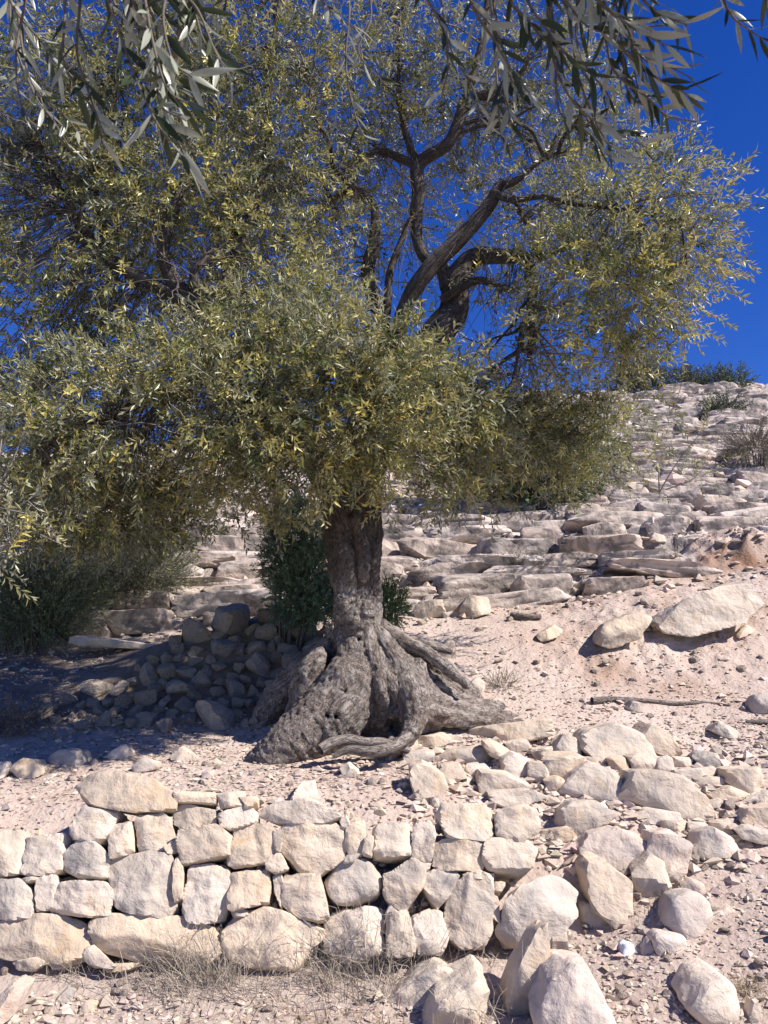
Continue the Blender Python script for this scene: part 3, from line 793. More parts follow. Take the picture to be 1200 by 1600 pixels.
scatter_stones(45, (860, 1240, 1215, 1480), (6, 13), 'small angular stone on the gravel slope right of the wall', 'loose stones on the gravel slope', 25)
scatter_stones(24, (0, 1185, 620, 1240), (5, 9), 'small pale stone on the terrace above the wall', 'loose stones on the terrace', 26)
scatter_stones(16, (0, 1515, 600, 1600), (5, 9), 'small pale stone on the soil below the wall', 'loose stones below the wall', 27)
scatter_stones(14, (960, 1490, 1215, 1600), (6, 10), 'small flat stone on the gravel at lower right', 'loose stones at the lower right', 28)
scatter_stones(20, (270, 690, 440, 945), (6, 12), 'pale loose stone on the ledges left of the dark green bush', 'loose stones on the left ledges', 29)

# --- gravel: one mass nobody could count
OCT = (np.array([[1, 0, 0], [0, 1, 0], [-1, 0, 0], [0, -1, 0], [.35, .2, .8], [-.3, .1, .75], [0, 0, -.8]]), np.array([[0, 1, 4], [1, 5, 4], [1, 2, 5], [2, 3, 5], [3, 4, 5], [3, 0, 4], [1, 0, 6], [2, 1, 6], [3, 2, 6], [0, 3, 6]]))
def gravel(name, n, s_rng, y_rng, size, seed, label, mat, ypow=1.0, px_min=1.2):
    g = np.random.default_rng(seed)
    y = np.exp(g.uniform(math.log(y_rng[0]), math.log(y_rng[1]), n)) if ypow == 1 else y_rng[0] + (y_rng[1] - y_rng[0]) * g.uniform(0, 1, n) ** ypow
    x = g.uniform(*s_rng, n) * y
    cl = fbm(np.stack([x * 1.3, y * 1.3, 0 * x], 1), 2, seed)
    ok = (g.uniform(0, 1, n) < 0.55 + 0.9 * cl)
    ok &= ~((y > 4.15) & (y < 4.72) & (x / y < 0.2))
    ok &= ~((x > -2.6) & (x < -0.5) & (y > 6.9) & (y < 8.4))
    x, y = x[ok], y[ok]; n = len(x)
    z = height(x, y)
    s = np.clip(size[0] * np.exp(g.normal(0, 0.55, n)), size[0] * 0.45, size[1])
    s = np.maximum(s, px_min * m_per_px(y))
    V0, F0 = ICO[1] if size[0] > 0.05 else OCT
    base = V0[None] * (1 + g.normal(0, 0.20, (n, len(V0), 1))) * 1.1
    base = base * np.stack([s, s * g.uniform(0.55, 0.95, n), s * g.uniform(0.3, 0.7, n)], 1)[:, None, :]
    a = g.uniform(0, 6.28, n); b = g.normal(0, 0.35, n)
    ca, sa, cb, sb = np.cos(a), np.sin(a), np.cos(b), np.sin(b)
    X, Yv, Z = base[..., 0], base[..., 1], base[..., 2]
    Y2 = Yv * cb[:, None] - Z * sb[:, None]; Z2 = Yv * sb[:, None] + Z * cb[:, None]
    V = np.stack([X * ca[:, None] - Y2 * sa[:, None] + x[:, None], X * sa[:, None] + Y2 * ca[:, None] + y[:, None], Z2 + (z + s * 0.12)[:, None]], 2).reshape(-1, 3)
    F = (F0[None] + (np.arange(n) * len(V0))[:, None, None]).reshape(-1, 3)
    me = new_mesh(name, V, F, False)
    add_color(me, np.repeat(g.uniform(0.75, 1.2, (n, 1)) * np.array([[0.52, 0.425, 0.355]]) * (1 + g.normal(0, 0.03, (n, 3))), len(V0), 0))
    tag(obj(name, me, mat), label, 'gravel', kind='stuff')

def mat_gravel():
    t = NT('gravel'); a = t.n('Attribute'); a.attribute_name = 'tint'
    tc = t.n('TexCoord').outputs['Object']
    return t.finish(a.outputs['Color'], 0.93, t.bump(t.noise(tc, 60, 3), 0.5, 0.006), 0.12)
M['gravel'] = mat_gravel()
gravel('gravel', 34000, (-0.56, 0.56), (2.9, 8.8), (0.011, 0.042), 41, 'fine pale gravel and stone chips over the soil', M['gravel'])
gravel('scree', 17000, (-0.56, 0.56), (8.6, 37), (0.03, 0.14), 42, 'scree of pale stone chips over the hillside ledges', M['gravel'], 1.0, 1.3)

gravel('scree', 4200, (-0.2, 0.54), (13, 37), (0.09, 0.26), 43, 'coarse broken rock strewn over the upper hillside', M['gravel'], 1.0, 2.0)

gravel('stone_chips', 2600, (0.02, 0.5), (4.7, 6.2), (0.028, 0.06), 44, 'broken stone chips packed between the tumbled blocks at right', M['gravel'])

def litter():
    g = np.random.default_rng(12); n = 9000
    x = np.concatenate([g.normal(-0.6, 1.5, n // 2), g.uniform(-2.6, 2.9, n // 2)]); y = np.concatenate([g.normal(6.2, 1.0, n // 2), g.uniform(3.0, 7.2, n // 2)])
    ok = ~((y > 4.15) & (y < 4.75) & (x / y < 0.2)) & (y > 2.9) & (y < 9); x, y = x[ok], y[ok]; n = len(x)
    z = height(x, y) + 0.006
    a = g.uniform(0, 6.28, n); ln = g.uniform(0.02, 0.05, n); w = ln * g.uniform(0.10, 0.16, n)
    d = np.stack([np.cos(a), np.sin(a), g.normal(0, 0.25, n)], 1); sd = np.stack([-np.sin(a), np.cos(a), g.normal(0, 0.4, n)], 1)
    c = np.stack([x, y, z], 1)
    V = np.stack([c - d * ln[:, None] / 2, c + sd * w[:, None], c + d * ln[:, None] / 2, c - sd * w[:, None]], 1).reshape(-1, 3)
    me = new_mesh('leaf_litter', V, np.arange(4 * n).reshape(-1, 4), False)
    cols = np.stack([[0.20, 0.14, 0.09], [0.30, 0.24, 0.16], [0.12, 0.09, 0.065], [0.36, 0.32, 0.25]])[g.integers(0, 4, n)]
    add_color(me, np.repeat(cols, 4, 0))
    tag(obj('leaf_litter', me, M['straw']), 'fallen dry olive leaves strewn over the soil', 'leaf litter', kind='stuff')
litter()

# ------------------------------------------------------------------ tubes
def catmull(P, Rr, n=8):
    P = np.array(P, float); Rr = np.array(Rr, float)
    P4 = np.concatenate([[2 * P[0] - P[1]], P, [2 * P[-1] - P[-2]]]); R4 = np.concatenate([[Rr[0]], Rr, [Rr[-1]]])
    out, ro = [], []
    for i in range(1, len(P4) - 2):
        for k in range(n):
            t = k / n; t2, t3 = t * t, t * t * t
            w = np.array([-t3 + 2 * t2 - t, 3 * t3 - 5 * t2 + 2, -3 * t3 + 4 * t2 + t, t3 - t2]) * 0.5
            out.append(w @ P4[i - 1:i + 3]); ro.append(max(R4[i] * (1 - t) + R4[i + 1] * t, 1e-4))
    out.append(P4[-2]); ro.append(R4[-2])
    return np.array(out), np.array(ro)

def tube_arrays(P, Rr, sides=8, seed=0, rough=0.0):
    n = len(P)
    T = np.gradient(P, axis=0); T /= np.linalg.norm(T, axis=1)[:, None] + 1e-9
    ref = np.array([0.31, 0.2, 0.93]) if abs(T[0] @ np.array([0.31, 0.2, 0.93])) < 0.9 else np.array([1.0, 0, 0])
    A = np.cross(T[0], ref); A /= np.linalg.norm(A)
    As = [A]
    for i in range(1, n):
        A = As[-1] - T[i] * (As[-1] @ T[i]); As.append(A / (np.linalg.norm(A) + 1e-9))
    A = np.array(As); B = np.cross(T, A)
    th = np.linspace(0, 2 * np.pi, sides, endpoint=False)
    ring = np.cos(th)[None, :, None] * A[:, None, :] + np.sin(th)[None, :, None] * B[:, None, :]
    L = np.concatenate([[0], np.cumsum(np.linalg.norm(np.diff(P, axis=0), axis=1))])
    rad = np.repeat(Rr[:, None], sides, 1)
    bark = np.stack([np.cos(th)[None] * rad * 22, np.sin(th)[None] * rad * 22, np.repeat(L[:, None], sides, 1) * 6], 2).reshape(-1, 3)
    if rough > 0:
        nz = fbm(bark * np.array([0.35, 0.35, 0.4]) + seed * 3.7, 3, seed) + 0.5 * ridged(bark * np.array([0.8, 0.8, 0.25]) + seed, 2, seed + 5)
        rad = rad * (1 + rough * nz.reshape(rad.shape))
    V = (P[:, None, :] + ring * rad[..., None]).reshape(-1, 3)
    i = np.arange(n - 1)[:, None] * sides; j = np.arange(sides)[None]; j2 = (j + 1) % sides
    F = np.stack([i + j, i + j2, i + sides + j2, i + sides + j], 2).reshape(-1, 4)
    # end cap (tip) as degenerate-free fan of quads is skipped: tips are thin; add a centre point
    return V, F, bark

def tube_obj(name, P, Rr, parent, ploc, sides=10, seed=0, rough=0.12, mat='bark', n=8):
    P, Rr = catmull(P, Rr, n)
    P = np.concatenate([P, [P[-1] + (P[-1] - P[-2]) * 0.3]]); Rr = np.concatenate([Rr, [Rr[-1] * 0.05]])
    V, F, bark = tube_arrays(P - np.array(ploc), Rr, sides, seed, rough)
    me = new_mesh(name, V, F); add_vec(me, bark, 'bark')
    if name in ('limb', 'branch'): add_float(me, np.full(len(V), 0.95), 'dark_backlit')  # limbs carry their backlit darkness in the bark colour
    return obj(name, me, M[mat], parent), P

def merge_tubes(name, tubes, mat, parent=None, sides=3, bark=True):
    Vs, Fs, Bs, o = [], [], [], 0
    for P, Rr in tubes:
        V, F, b = tube_arrays(np.asarray(P), np.asarray(Rr), sides)
        Vs.append(V); Fs.append(F + o); Bs.append(b); o += len(V)
    me = new_mesh(name, np.concatenate(Vs), np.concatenate(Fs))
    if bark: add_vec(me, np.concatenate(Bs), 'bark')
    return obj(name, me, mat, parent)

# ------------------------------------------------------------------ the old olive tree: trunk by blended volume
TY = 6.25
MPX = TY / FPX
tree_base = np.array([at(575, 1130, TY)[0], TY, 0.95])
tree = root('olive_tree', tuple(tree_base), 'ancient gnarled olive tree with spreading roots above the stone wall', 'tree')

CH = [  # chains of (px, py, dY metres, radius px)
 [(540,770,0.0,38),(546,810,0.0,36),(553,860,-.01,31),(557,910,-.02,30),(556,955,-.03,32),(557,985,0,33),(562,1015,0.02,40),(575,1050,0.03,52),(585,1085,0.06,66),(590,1120,.08,60)],
 [(572,770,-.06,20),(577,820,-.08,18),(578,860,-.08,16),(573,900,-.06,14)],
 [(524,800,-.05,22),(532,840,-.07,22),(540,890,-.10,24),(545,930,-.10,20)],
 [(556,1000,-.05,34),(563,1040,-.12,40),(548,1078,-.20,48),(520,1115,-.28,47),(482,1145,-.36,40),(448,1168,-.42,32),(415,1192,-.45,22),(392,1212,-.45,12)],
 [(570,995,0,32),(588,1034,-.05,42),(608,1074,-.08,54),(622,1106,-.08,58),(630,1128,0,48)],
 [(640,1052,.06,24),(672,1080,.10,28),(702,1102,.16,20)],
 [(570,1010,-.06,30),(600,1045,-.08,38),(630,1075,-.08,40),(655,1100,-.10,32),(672,1125,-.12,18)],
 [(590,1000,0.0,24),(628,1040,0.02,24),(668,1072,.06,26),(705,1096,.14,20),(740,1112,.25,10)],
 [(600,990,.12,12),(625,1004,.18,10),(655,1018,.25,11),(690,1040,.35,12),(722,1068,.48,10),(745,1088,.6,6)],
 [(612,1000,-.06,9),(640,1012,-.05,9),(665,1030,0,9),(692,1056,.08,9),(715,1075,.2,8),(735,1092,.4,6)],
 [(640,1072,-.30,22),(648,1096,-.38,20),(645,1122,-.42,17),(630,1150,-.46,14),(612,1172,-.48,10),(598,1190,-.48,6)],
 [(655,1085,-.2,22),(690,1100,-.08,15),(730,1110,.08,11),(775,1115,.25,8),(812,1122,.32,4)],
 [(640,1098,-.36,15),(668,1112,-.28,14),(705,1122,-.12,12),(750,1126,0,11),(795,1128,.12,8),(820,1134,.18,4)],
 [(655,1040,-.14,9),(660,1070,-.20,9),(662,1095,-.24,8),(678,1112,-.28,7),(700,1118,-.28,5)],
 [(535,1005,.02,24),(512,1030,.08,20),(492,1060,.10,18),(480,1095,.10,17),(470,1130,.08,13),(462,1165,.05,8)],
 [(508,1028,-.12,19),(495,1040,-.16,19),(482,1058,-.18,17),(472,1080,-.18,16),(468,1108,-.18,12),(462,1135,-.16,8)],
 [(458,1098,-.14,6),(453,1120,-.16,7),(451,1142,-.16,6)],
 [(520,1015,.20,22),(475,1050,.28,24),(435,1090,.30,22),(405,1135,.28,16)],
 [(590,1090,-.14,34),(578,1120,-.12,26),(575,1150,-.05,12)],
 [(610,1095,-.24,16),(602,1112,-.22,12),(595,1130,-.16,7)],
 [(585,1020,-.20,12),(592,1048,-.30,13),(597,1078,-.36,11),(600,1100,-.34,8)],
 [(545,1100,-.40,20),(530,1118,-.44,20),(512,1140,-.48,15)],
 [(590,985,-.14,8),(606,1010,-.20,9),(625,1040,-.26,9),(640,1065,-.30,9),(652,1090,-.30,7)],
 [(575,985,-.18,7),(580,1010,-.24,8),(588,1035,-.30,8),(610,1065,-.36,8),(622,1090,-.36,6)],
 [(600,978,-.06,8),(632,1002,-.08,8),(668,1020,-.10,8),(700,1045,-.10,8),(728,1070,-.08,6)],
 [(560,780,-.16,9),(562,830,-.18,8),(568,870,-.18,8),(566,905,-.17,7)],
 [(584,790,-.10,8),(586,840,-.11,8),(583,890,-.11,8),(588,930,-.08,7),(586,975,-.08,8)],
 [(512,790,-.05,8),(521,850,-.09,7),(527,900,-.11,6)],
 [(640,1108,-.34,12),(625,1118,-.36,10),(612,1122,-.34,6)],
 [(680,1075,-.05,10),(715,1092,.1,9),(750,1100,.28,7),(785,1104,.42,4)],
]
def smin(a, b, k):
    h = np.clip(0.5 + 0.5 * (b - a) / k, 0, 1)
    return b * (1 - h) + a * h - k * h * (1 - h)

def build_trunk():
    segs = []
    for ch in CH:
        pts = [at(a, b, TY + d) for a, b, d, r in ch]
        rr = [r * MPX for *_, r in ch]
        P, Rr = catmull(pts, rr, 2)
        L = 0.0
        for i in range(len(P) - 1):
            segs.append((P[i], P[i + 1], Rr[i], Rr[i + 1], L)); L += np.linalg.norm(P[i + 1] - P[i])
    h = 0.0135
    lo = np.array([at(385, 1130, TY)[0], TY - 0.80, 0.72]); hi = np.array([at(828, 1130, TY)[0], TY + 0.78, at(550, 775, TY)[2]])
    dims = np.ceil((hi - lo) / h).astype(int) + 1
    ax = [lo[k] + h * np.arange(dims[k]) for k in range(3)]
    D = np.full(dims, 1.0, np.float32)
    for a, b, ra, rb, L in segs:
        m = max(ra, rb) + 0.10
        mn = np.minimum(a, b) - m; mx = np.maximum(a, b) + m
        i0 = np.clip(((mn - lo) / h).astype(int), 0, dims - 1); i1 = np.clip(((mx - lo) / h).astype(int) + 2, 1, dims)
        if (i1 <= i0).any(): continue
        X = ax[0][i0[0]:i1[0]][:, None, None]; Y = ax[1][i0[1]:i1[1]][None, :, None]; Z = ax[2][i0[2]:i1[2]][None, None, :]
        d = b - a; dl = d @ d + 1e-9
        t = np.clip(((X - a[0]) * d[0] + (Y - a[1]) * d[1] + (Z - a[2]) * d[2]) / dl, 0, 1)
        dist = np.sqrt((X - a[0] - t * d[0]) ** 2 + (Y - a[1] - t * d[1]) ** 2 + (Z - a[2] - t * d[2]) ** 2) - (ra + (rb - ra) * t)
        sl = tuple(slice(i0[k], i1[k]) for k in range(3))
        D[sl] = smin(D[sl], dist.astype(np.float32), 0.020)
    def local(c, r, sc, k):
        m = (r + k + 0.03) * np.array(sc)
        i0 = np.clip(((c - m - lo) / h).astype(int), 0, dims - 1); i1 = np.clip(((c + m - lo) / h).astype(int) + 2, 1, dims)
        sl = tuple(slice(i0[q], max(i1[q], i0[q] + 1)) for q in range(3))
        X = (ax[0][sl[0]][:, None, None] - c[0]) / sc[0]; Y = (ax[1][sl[1]][None, :, None] - c[1]) / sc[1]; Z = (ax[2][sl[2]][None, None, :] - c[2]) / sc[2]
        return sl, (np.sqrt(X * X + Y * Y + Z * Z) - r).astype(np.float32)
    def carve(c, r, sc=(1, 1, 1), k=0.03):
        sl, d = local(c, r, sc, k); D[sl] = -smin(-D[sl], d, k)
    def lump(c, r, sc=(1, 1, 1), k=0.05):
        sl, d = local(c, r, sc, k); D[sl] = smin(D[sl], d, k)
    fy = TY - 0.22
    lump(at(540, 950, fy + .03), 0.075, (1.1, .7, 1.3)); lump(at(572, 958, fy + .03), 0.06, (1, .7, 1.3)); lump(at(556, 975, fy + .04), 0.06)
    carve(at(556, 945, fy - 0.05), 0.048, (.85, 1.2, 1.25), 0.02)
    lump(at(556, 948, fy + .03), 0.03, (.6, .5, 1.4), 0.01)
    carve(at(565, 815, TY - .27), 0.05, (.55, 1.6, 4.0), 0.03)      # dark cleft in the upper trunk
    carve(at(580, 868, TY - .26), 0.03, (.6, 1.2, 2.0), 0.02)
    carve(at(518, 1008, TY - .12), 0.075, (.75, 1.6, 1.5), 0.02); carve(at(516, 1045, TY - .10), 0.06, (.6, 2.6, 2.0), 0.02)
    carve(at(616, 1136, TY - .38), 0.085, (.9, 2.0, .8), 0.02)     # hollow under the front root
    carve(at(585, 1146, TY - .36), 0.085, (1.1, 2.0, .65), 0.02)
    carve(at(512, 1075, TY - .10), 0.05, (.6, 2.2, 1.9), 0.02)
    for hx, hy in ((538, 1082), (513, 1118), (526, 1120), (561, 1000)): carve(at(hx, hy, TY - 0.48 if hy > 1050 else TY - .2), 0.020, (1, 8, 1), 0.008)
    # surface nets
    inside_ = D < 0
    nx, ny, nz = dims
    c = [inside_[dx:nx - 1 + dx, dy:ny - 1 + dy, dz:nz - 1 + dz] for dx in (0, 1) for dy in (0, 1) for dz in (0, 1)]
    sm = sum(x.astype(np.int8) for x in c)
    act = (sm > 0) & (sm < 8)
    idx = -np.ones(act.shape, np.int64); ii = np.argwhere(act); idx[act] = np.arange(len(ii))
    acc = np.zeros((len(ii), 3)); cnt = np.zeros(len(ii))
    corners = [(dx, dy, dz) for dx in (0, 1) for dy in (0, 1) for dz in (0, 1)]
    for a in range(8):
        for b in range(a + 1, 8):
            ca, cb = np.array(corners[a]), np.array(corners[b])
            if np.abs(ca - cb).sum() != 1: continue
            da = D[ii[:, 0] + ca[0], ii[:, 1] + ca[1], ii[:, 2] + ca[2]]; db = D[ii[:, 0] + cb[0], ii[:, 1] + cb[1], ii[:, 2] + cb[2]]
            ok = (da < 0) != (db < 0)
            t = np.where(ok, da / np.where(ok, da - db, 1), 0)
            acc += np.where(ok[:, None], ca + (cb - ca) * t[:, None], 0); cnt += ok
    V = lo + h * (ii + acc / cnt[:, None])
    faces = []
    for axis in range(3):
        sl0 = [slice(1, -1)] * 3; sl0[axis] = slice(0, dims[axis] - 1)
        sl1 = list(sl0); sl1[axis] = slice(1, dims[axis])
        i0 = inside_[tuple(sl0)]; i1 = inside_[tuple(sl1)]
        e = np.argwhere(i0 != i1)
        flip = i0[tuple(e.T)]
        base = e + 1; base[:, axis] -= 1
        u, v = (axis + 1) % 3, (axis + 2) % 3
        q = []
        for du, dv in ((0, 0), (-1, 0), (-1, -1), (0, -1)):
            bb = base.copy(); bb[:, u] += du; bb[:, v] += dv
            q.append(idx[bb[:, 0], bb[:, 1], bb[:, 2]])
        q = np.stack(q, 1)
        q = np.where(flip[:, None], q, q[:, ::-1])
        faces.append(q)
    F = np.concatenate(faces); F = F[(F >= 0).all(1)]
    # per-vertex bark coordinates from the nearest chain
    best = np.full(len(V), 9.0); bark = np.zeros((len(V), 3))
    for a, b, ra, rb, L in segs:
        d = b - a; ln = np.linalg.norm(d); T = d / ln
        t = np.clip(((V - a) @ T) / ln, 0, 1)
        perp = V - a - t[:, None] * d
        dist = np.linalg.norm(perp, axis=1) - (ra + (rb - ra) * t)
        m = dist < best
        best[m] = dist[m]
        bark[m] = perp[m] * 22 + T * ((L + t[m] * ln)[:, None] * 6)
    # relief: flowing ridges plus knobbly lumps
    GN = np.stack(np.gradient(D, h), -1)
    gi = np.clip(np.round((V - lo) / h).astype(int), 0, dims - 1)
    N = GN[gi[:, 0], gi[:, 1], gi[:, 2]]; N = N / (np.linalg.norm(N, axis=1)[:, None] + 1e-6)
    disp = 0.017 * ridged(bark * np.array(0.5), 3, 5) + 0.014 * fbm(V * 8, 3, 8) + 0.009 * fbm(V * 28, 2, 12)
    V = V + N * disp[:, None]
    me = new_mesh('trunk', V - tree_base, F)
    add_vec(me, bark, 'bark')
    add_float(me, smooth(1.95, 2.25, V[:, 2] + 0.15 * fbm(V * 4, 2, 77)) * 0.95, 'dark_backlit')
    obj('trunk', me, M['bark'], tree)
build_trunk()

def root_chain(pts, n=6, seed=0):
    P = [at(a, b, Y) for a, b, Y, r in pts]; rr = [r * p[1] / FPX for (_, _, _, r), p in zip(pts, P)]
    tube_obj('root', P, rr, tree, tree_base, 10, seed, 0.16, 'bark', n)
root_chain([(500,1172,5.55,8),(520,1160,5.6,8),(548,1156,5.65,8),(572,1160,5.68,7),(600,1160,5.7,7),(640,1172,5.72,4)], seed=1)
root_chain([(520,1182,5.5,4),(545,1172,5.52,7),(580,1175,5.5,9),(612,1168,5.55,8),(640,1150,5.7,8)], seed=2)
root_chain([(600,986,6.5,9),(640,1004,6.6,8),(672,1008,6.7,9),(706,1018,6.75,5)], seed=3)

# ------------------------------------------------------------------ limbs
LIMBS = [  # (px, py, Y, radius px)
 [(545,790,6.25,34),(585,700,6.35,32),(640,600,6.5,32),(690,530,6.6,28),(703,480,6.6,25),(708,440,6.6,23),(735,412,6.6,17),(780,406,6.55,13),(815,412,6.5,11),(832,445,6.4,9),(838,500,6.3,7),(828,560,6.25,4)],
 [(640,610,6.5,16),(620,540,6.45,15),(640,480,6.4,15),(675,430,6.35,16),(710,375,6.3,16),(745,325,6.25,13),(775,298,6.2,11),(800,285,6.15,7),(850,250,6.1,5),(885,235,6.1,3)],
 [(700,450,6.6,15),(690,420,6.6,14),(665,400,6.65,10),(652,350,6.7,12),(655,300,6.7,13),(655,258,6.7,13),(690,230,6.6,11),(712,195,6.55,11),(728,165,6.5,10),(748,150,6.5,7),(790,152,6.45,5),(830,170,6.4,3)],
 [(600,640,6.4,16),(605,540,6.55,14),(590,480,6.6,15),(575,430,6.65,13),(578,380,6.65,11),(570,325,6.7,8),(545,285,6.7,6),(500,240,6.7,4)],
 [(600,520,6.55,9),(606,470,6.55,8),(612,420,6.55,7),(625,375,6.5,5),(640,340,6.5,3)],
 [(535,790,6.22,28),(480,700,6.2,27),(410,640,6.15,27),(350,580,6.1,25),(318,520,6.05,26),(292,480,6.0,20),(270,435,6.0,14),(262,380,6.0,11),(275,310,6.0,8),(300,240,6.0,5)],
 [(292,482,6.0,16),(315,465,5.95,13),(300,430,5.9,8),(322,400,5.9,5)],
 [(285,470,6.0,13),(230,440,6.05,11),(170,400,6.1,9),(110,330,6.2,7),(60,230,6.2,5)],
 [(728,170,6.5,7),(738,120,6.45,7),(745,60,6.4,6),(765,-20,6.35,5),(780,-90,6.3,3)],
 [(655,262,6.7,9),(620,245,6.75,8),(585,248,6.8,6),(540,262,6.8,3)],
 [(650,250,6.7,8),(632,200,6.75,7),(622,120,6.8,5),(630,20,6.8,4),(640,-60,6.8,2)],
 [(770,300,6.2,8),(800,312,6.1,6),(850,305,6.05,5),(900,320,6.0,4),(980,330,5.95,3),(1060,345,5.95,2)],
 [(800,405,6.55,9),(850,400,6.5,7),(910,385,6.4,6),(980,400,6.4,4),(1050,430,6.4,2)],
 [(690,470,6.55,9),(740,440,6.45,8),(772,438,6.4,6),(790,450,6.4,3)],
 [(838,480,6.3,5),(815,520,6.2,4),(808,560,6.15,3),(800,600,6.1,2)],
 [(350,590,6.1,12),(280,600,5.8,10),(200,640,5.5,8),(120,670,5.3,6),(60,700,5.2,4)],
 [(480,705,6.2,14),(440,660,5.8,12),(400,640,5.5,9),(350,650,5.3,7),(300,690,5.15,4)],
 [(565,740,6.2,14),(560,690,5.8,12),(575,650,5.5,9),(590,620,5.3,6),(560,570,5.2,4)],
 [(620,650,6.45,14),(690,640,6.7,11),(750,650,6.95,8),(830,670,7.1,5),(900,690,7.2,2)],
 [(320,530,6.05,14),(350,440,6.3,12),(390,340,6.4,9),(420,230,6.4,7),(430,110,6.4,5),(440,-20,6.4,3)],
 [(170,400,6.1,6),(150,300,6.4,6),(170,180,6.5,5),(200,60,6.5,4),(210,-60,6.5,3)],
]
LP, LIMB_O = [], []
for i, L in enumerate(LIMBS):
    P = [at(a, b, Y) for a, b, Y, r in L]; rr = [r * p[1] / FPX for (_, _, _, r), p in zip(L, P)]
    P = np.array(P); g = np.random.default_rng(60 + i)
    P[2:-1] += g.normal(0, 0.03, P[2:-1].shape)
    rr = [r * (0.86 if 1 <= i <= 4 or i > 8 else 0.93) for r in rr]
    o, PP = tube_obj('limb' if i < 8 else 'branch', P, rr, tree, tree_base, 12 if i < 6 else 9, 20 + i, 0.16, 'bark', 6)
    LP.append(PP[3:])
    if i < 8: LIMB_O.append(o)
    else:
        k = min(range(8), key=lambda q: ((LP[q] - PP[0]) ** 2).sum(1).min())
        o.parent = LIMB_O[k]
def side_branches():
    g = np.random.default_rng(66)
    for i in (0, 1, 2, 3, 5, 7, 0, 1, 2, 3, 5, 7, 1, 2, 3, 0, 1, 2):
        Lq = LP[i]; j = g.integers(len(Lq) // 2, len(Lq) - 2); a = Lq[j]
        T = Lq[j + 1] - Lq[j]; T /= np.linalg.norm(T)
        d = T * 0.5 + g.normal(0, 0.6, 3); d /= np.linalg.norm(d)
        n = 7; ln = g.uniform(0.5, 1.0); P = [a]
        for q in range(n):
            d = d + g.normal(0, 0.28, 3) + np.array([0, 0, 0.05]); d /= np.linalg.norm(d); P.append(P[-1] + d * ln / n)
        o, PP = tube_obj('branch', P, np.linspace(g.uniform(0.014, 0.024), 0.004, n + 1), tree, tree_base, 7, 200 + j, 0.15, 'bark', 4)
        o.parent = LIMB_O[i]; LP.append(PP[3:])
side_branches()
LPA = np.concatenate(LP)

# ------------------------------------------------------------------ foliage
def sprig(seed, length=0.26, pairs=9, leaf=(0.045, 0.068), width=0.0074, ang=(30, 58)):
    """one leafy shoot along +Z: leaf quads folded on the midrib, plus its stem; per-vertex shade"""
    g = np.random.default_rng(seed)
    bend = g.uniform(-0.5, 0.5, 2)
    V, F, sh = [], [], []
    tt = np.linspace(0, 1, 5)
    st = np.stack([bend[0] * tt ** 2 * length * 0.6, bend[1] * tt ** 2 * length * 0.6, tt * length], 1)
    pos = lambda t: np.array([bend[0] * t * t * length * 0.6, bend[1] * t * t * length * 0.6, t * length])
    r = 0.0013
    for i in (0, 2):
        b = len(V)
        for q in (st[i], st[i + 2]):
            V += [q + [r, 0, 0], q + [-r * .5, r * .87, 0], q + [-r * .5, -r * .87, 0]]; sh += [-1] * 3
        for j in range(3):
            k = (j + 1) % 3
            F += [(b + j, b + k, b + 3 + k), (b + j, b + 3 + k, b + 3 + j)]
    for i in range(pairs):
        t = (i + 0.6) / pairs
        az = g.uniform(-0.4, 0.4) + (i % 2) * math.pi / 2
        for sgn in (0, math.pi):
            if g.uniform() < 0.12: continue
            a = az + sgn + g.normal(0, 0.25); e = R(g.uniform(*ang))
            d = np.array([math.cos(a) * math.sin(e), math.sin(a) * math.sin(e), math.cos(e)])
            side = np.cross(d, [0, 0, 1]); side /= np.linalg.norm(side) + 1e-6
            roll = g.normal(0, 0.7); nn = np.cross(side, d)
            side, nn = side * math.cos(roll) + nn * math.sin(roll), nn * math.cos(roll) - side * math.sin(roll)
            ln = g.uniform(*leaf); w = width * g.uniform(0.8, 1.25)
            p = pos(t); b = len(V)
            curl = g.uniform(-0.12, 0.12) * ln
            V += [p, p + d * ln * 0.48 + side * w + nn * (w * 0.4 + curl), p + d * ln, p + d * ln * 0.48 - side * w + nn * (w * 0.4 + curl)]
            s = g.uniform(0, 1); sh += [s] * 4
            F += [(b, b + 1, b + 2), (b, b + 2, b + 3)]
    return np.array(V), np.array(F), np.array(sh)
SPR = [sprig(s) for s in range(12)]

def rand_frames(g, axis):
    """rotation matrices taking +Z to the given axes with random spin"""
    z = axis / np.linalg.norm(axis, axis=1)[:, None]
    r = g.normal(size=z.shape); x = np.cross(r, z); x /= np.linalg.norm(x, axis=1)[:, None]
    return np.stack([x, np.cross(z, x), z], 2)

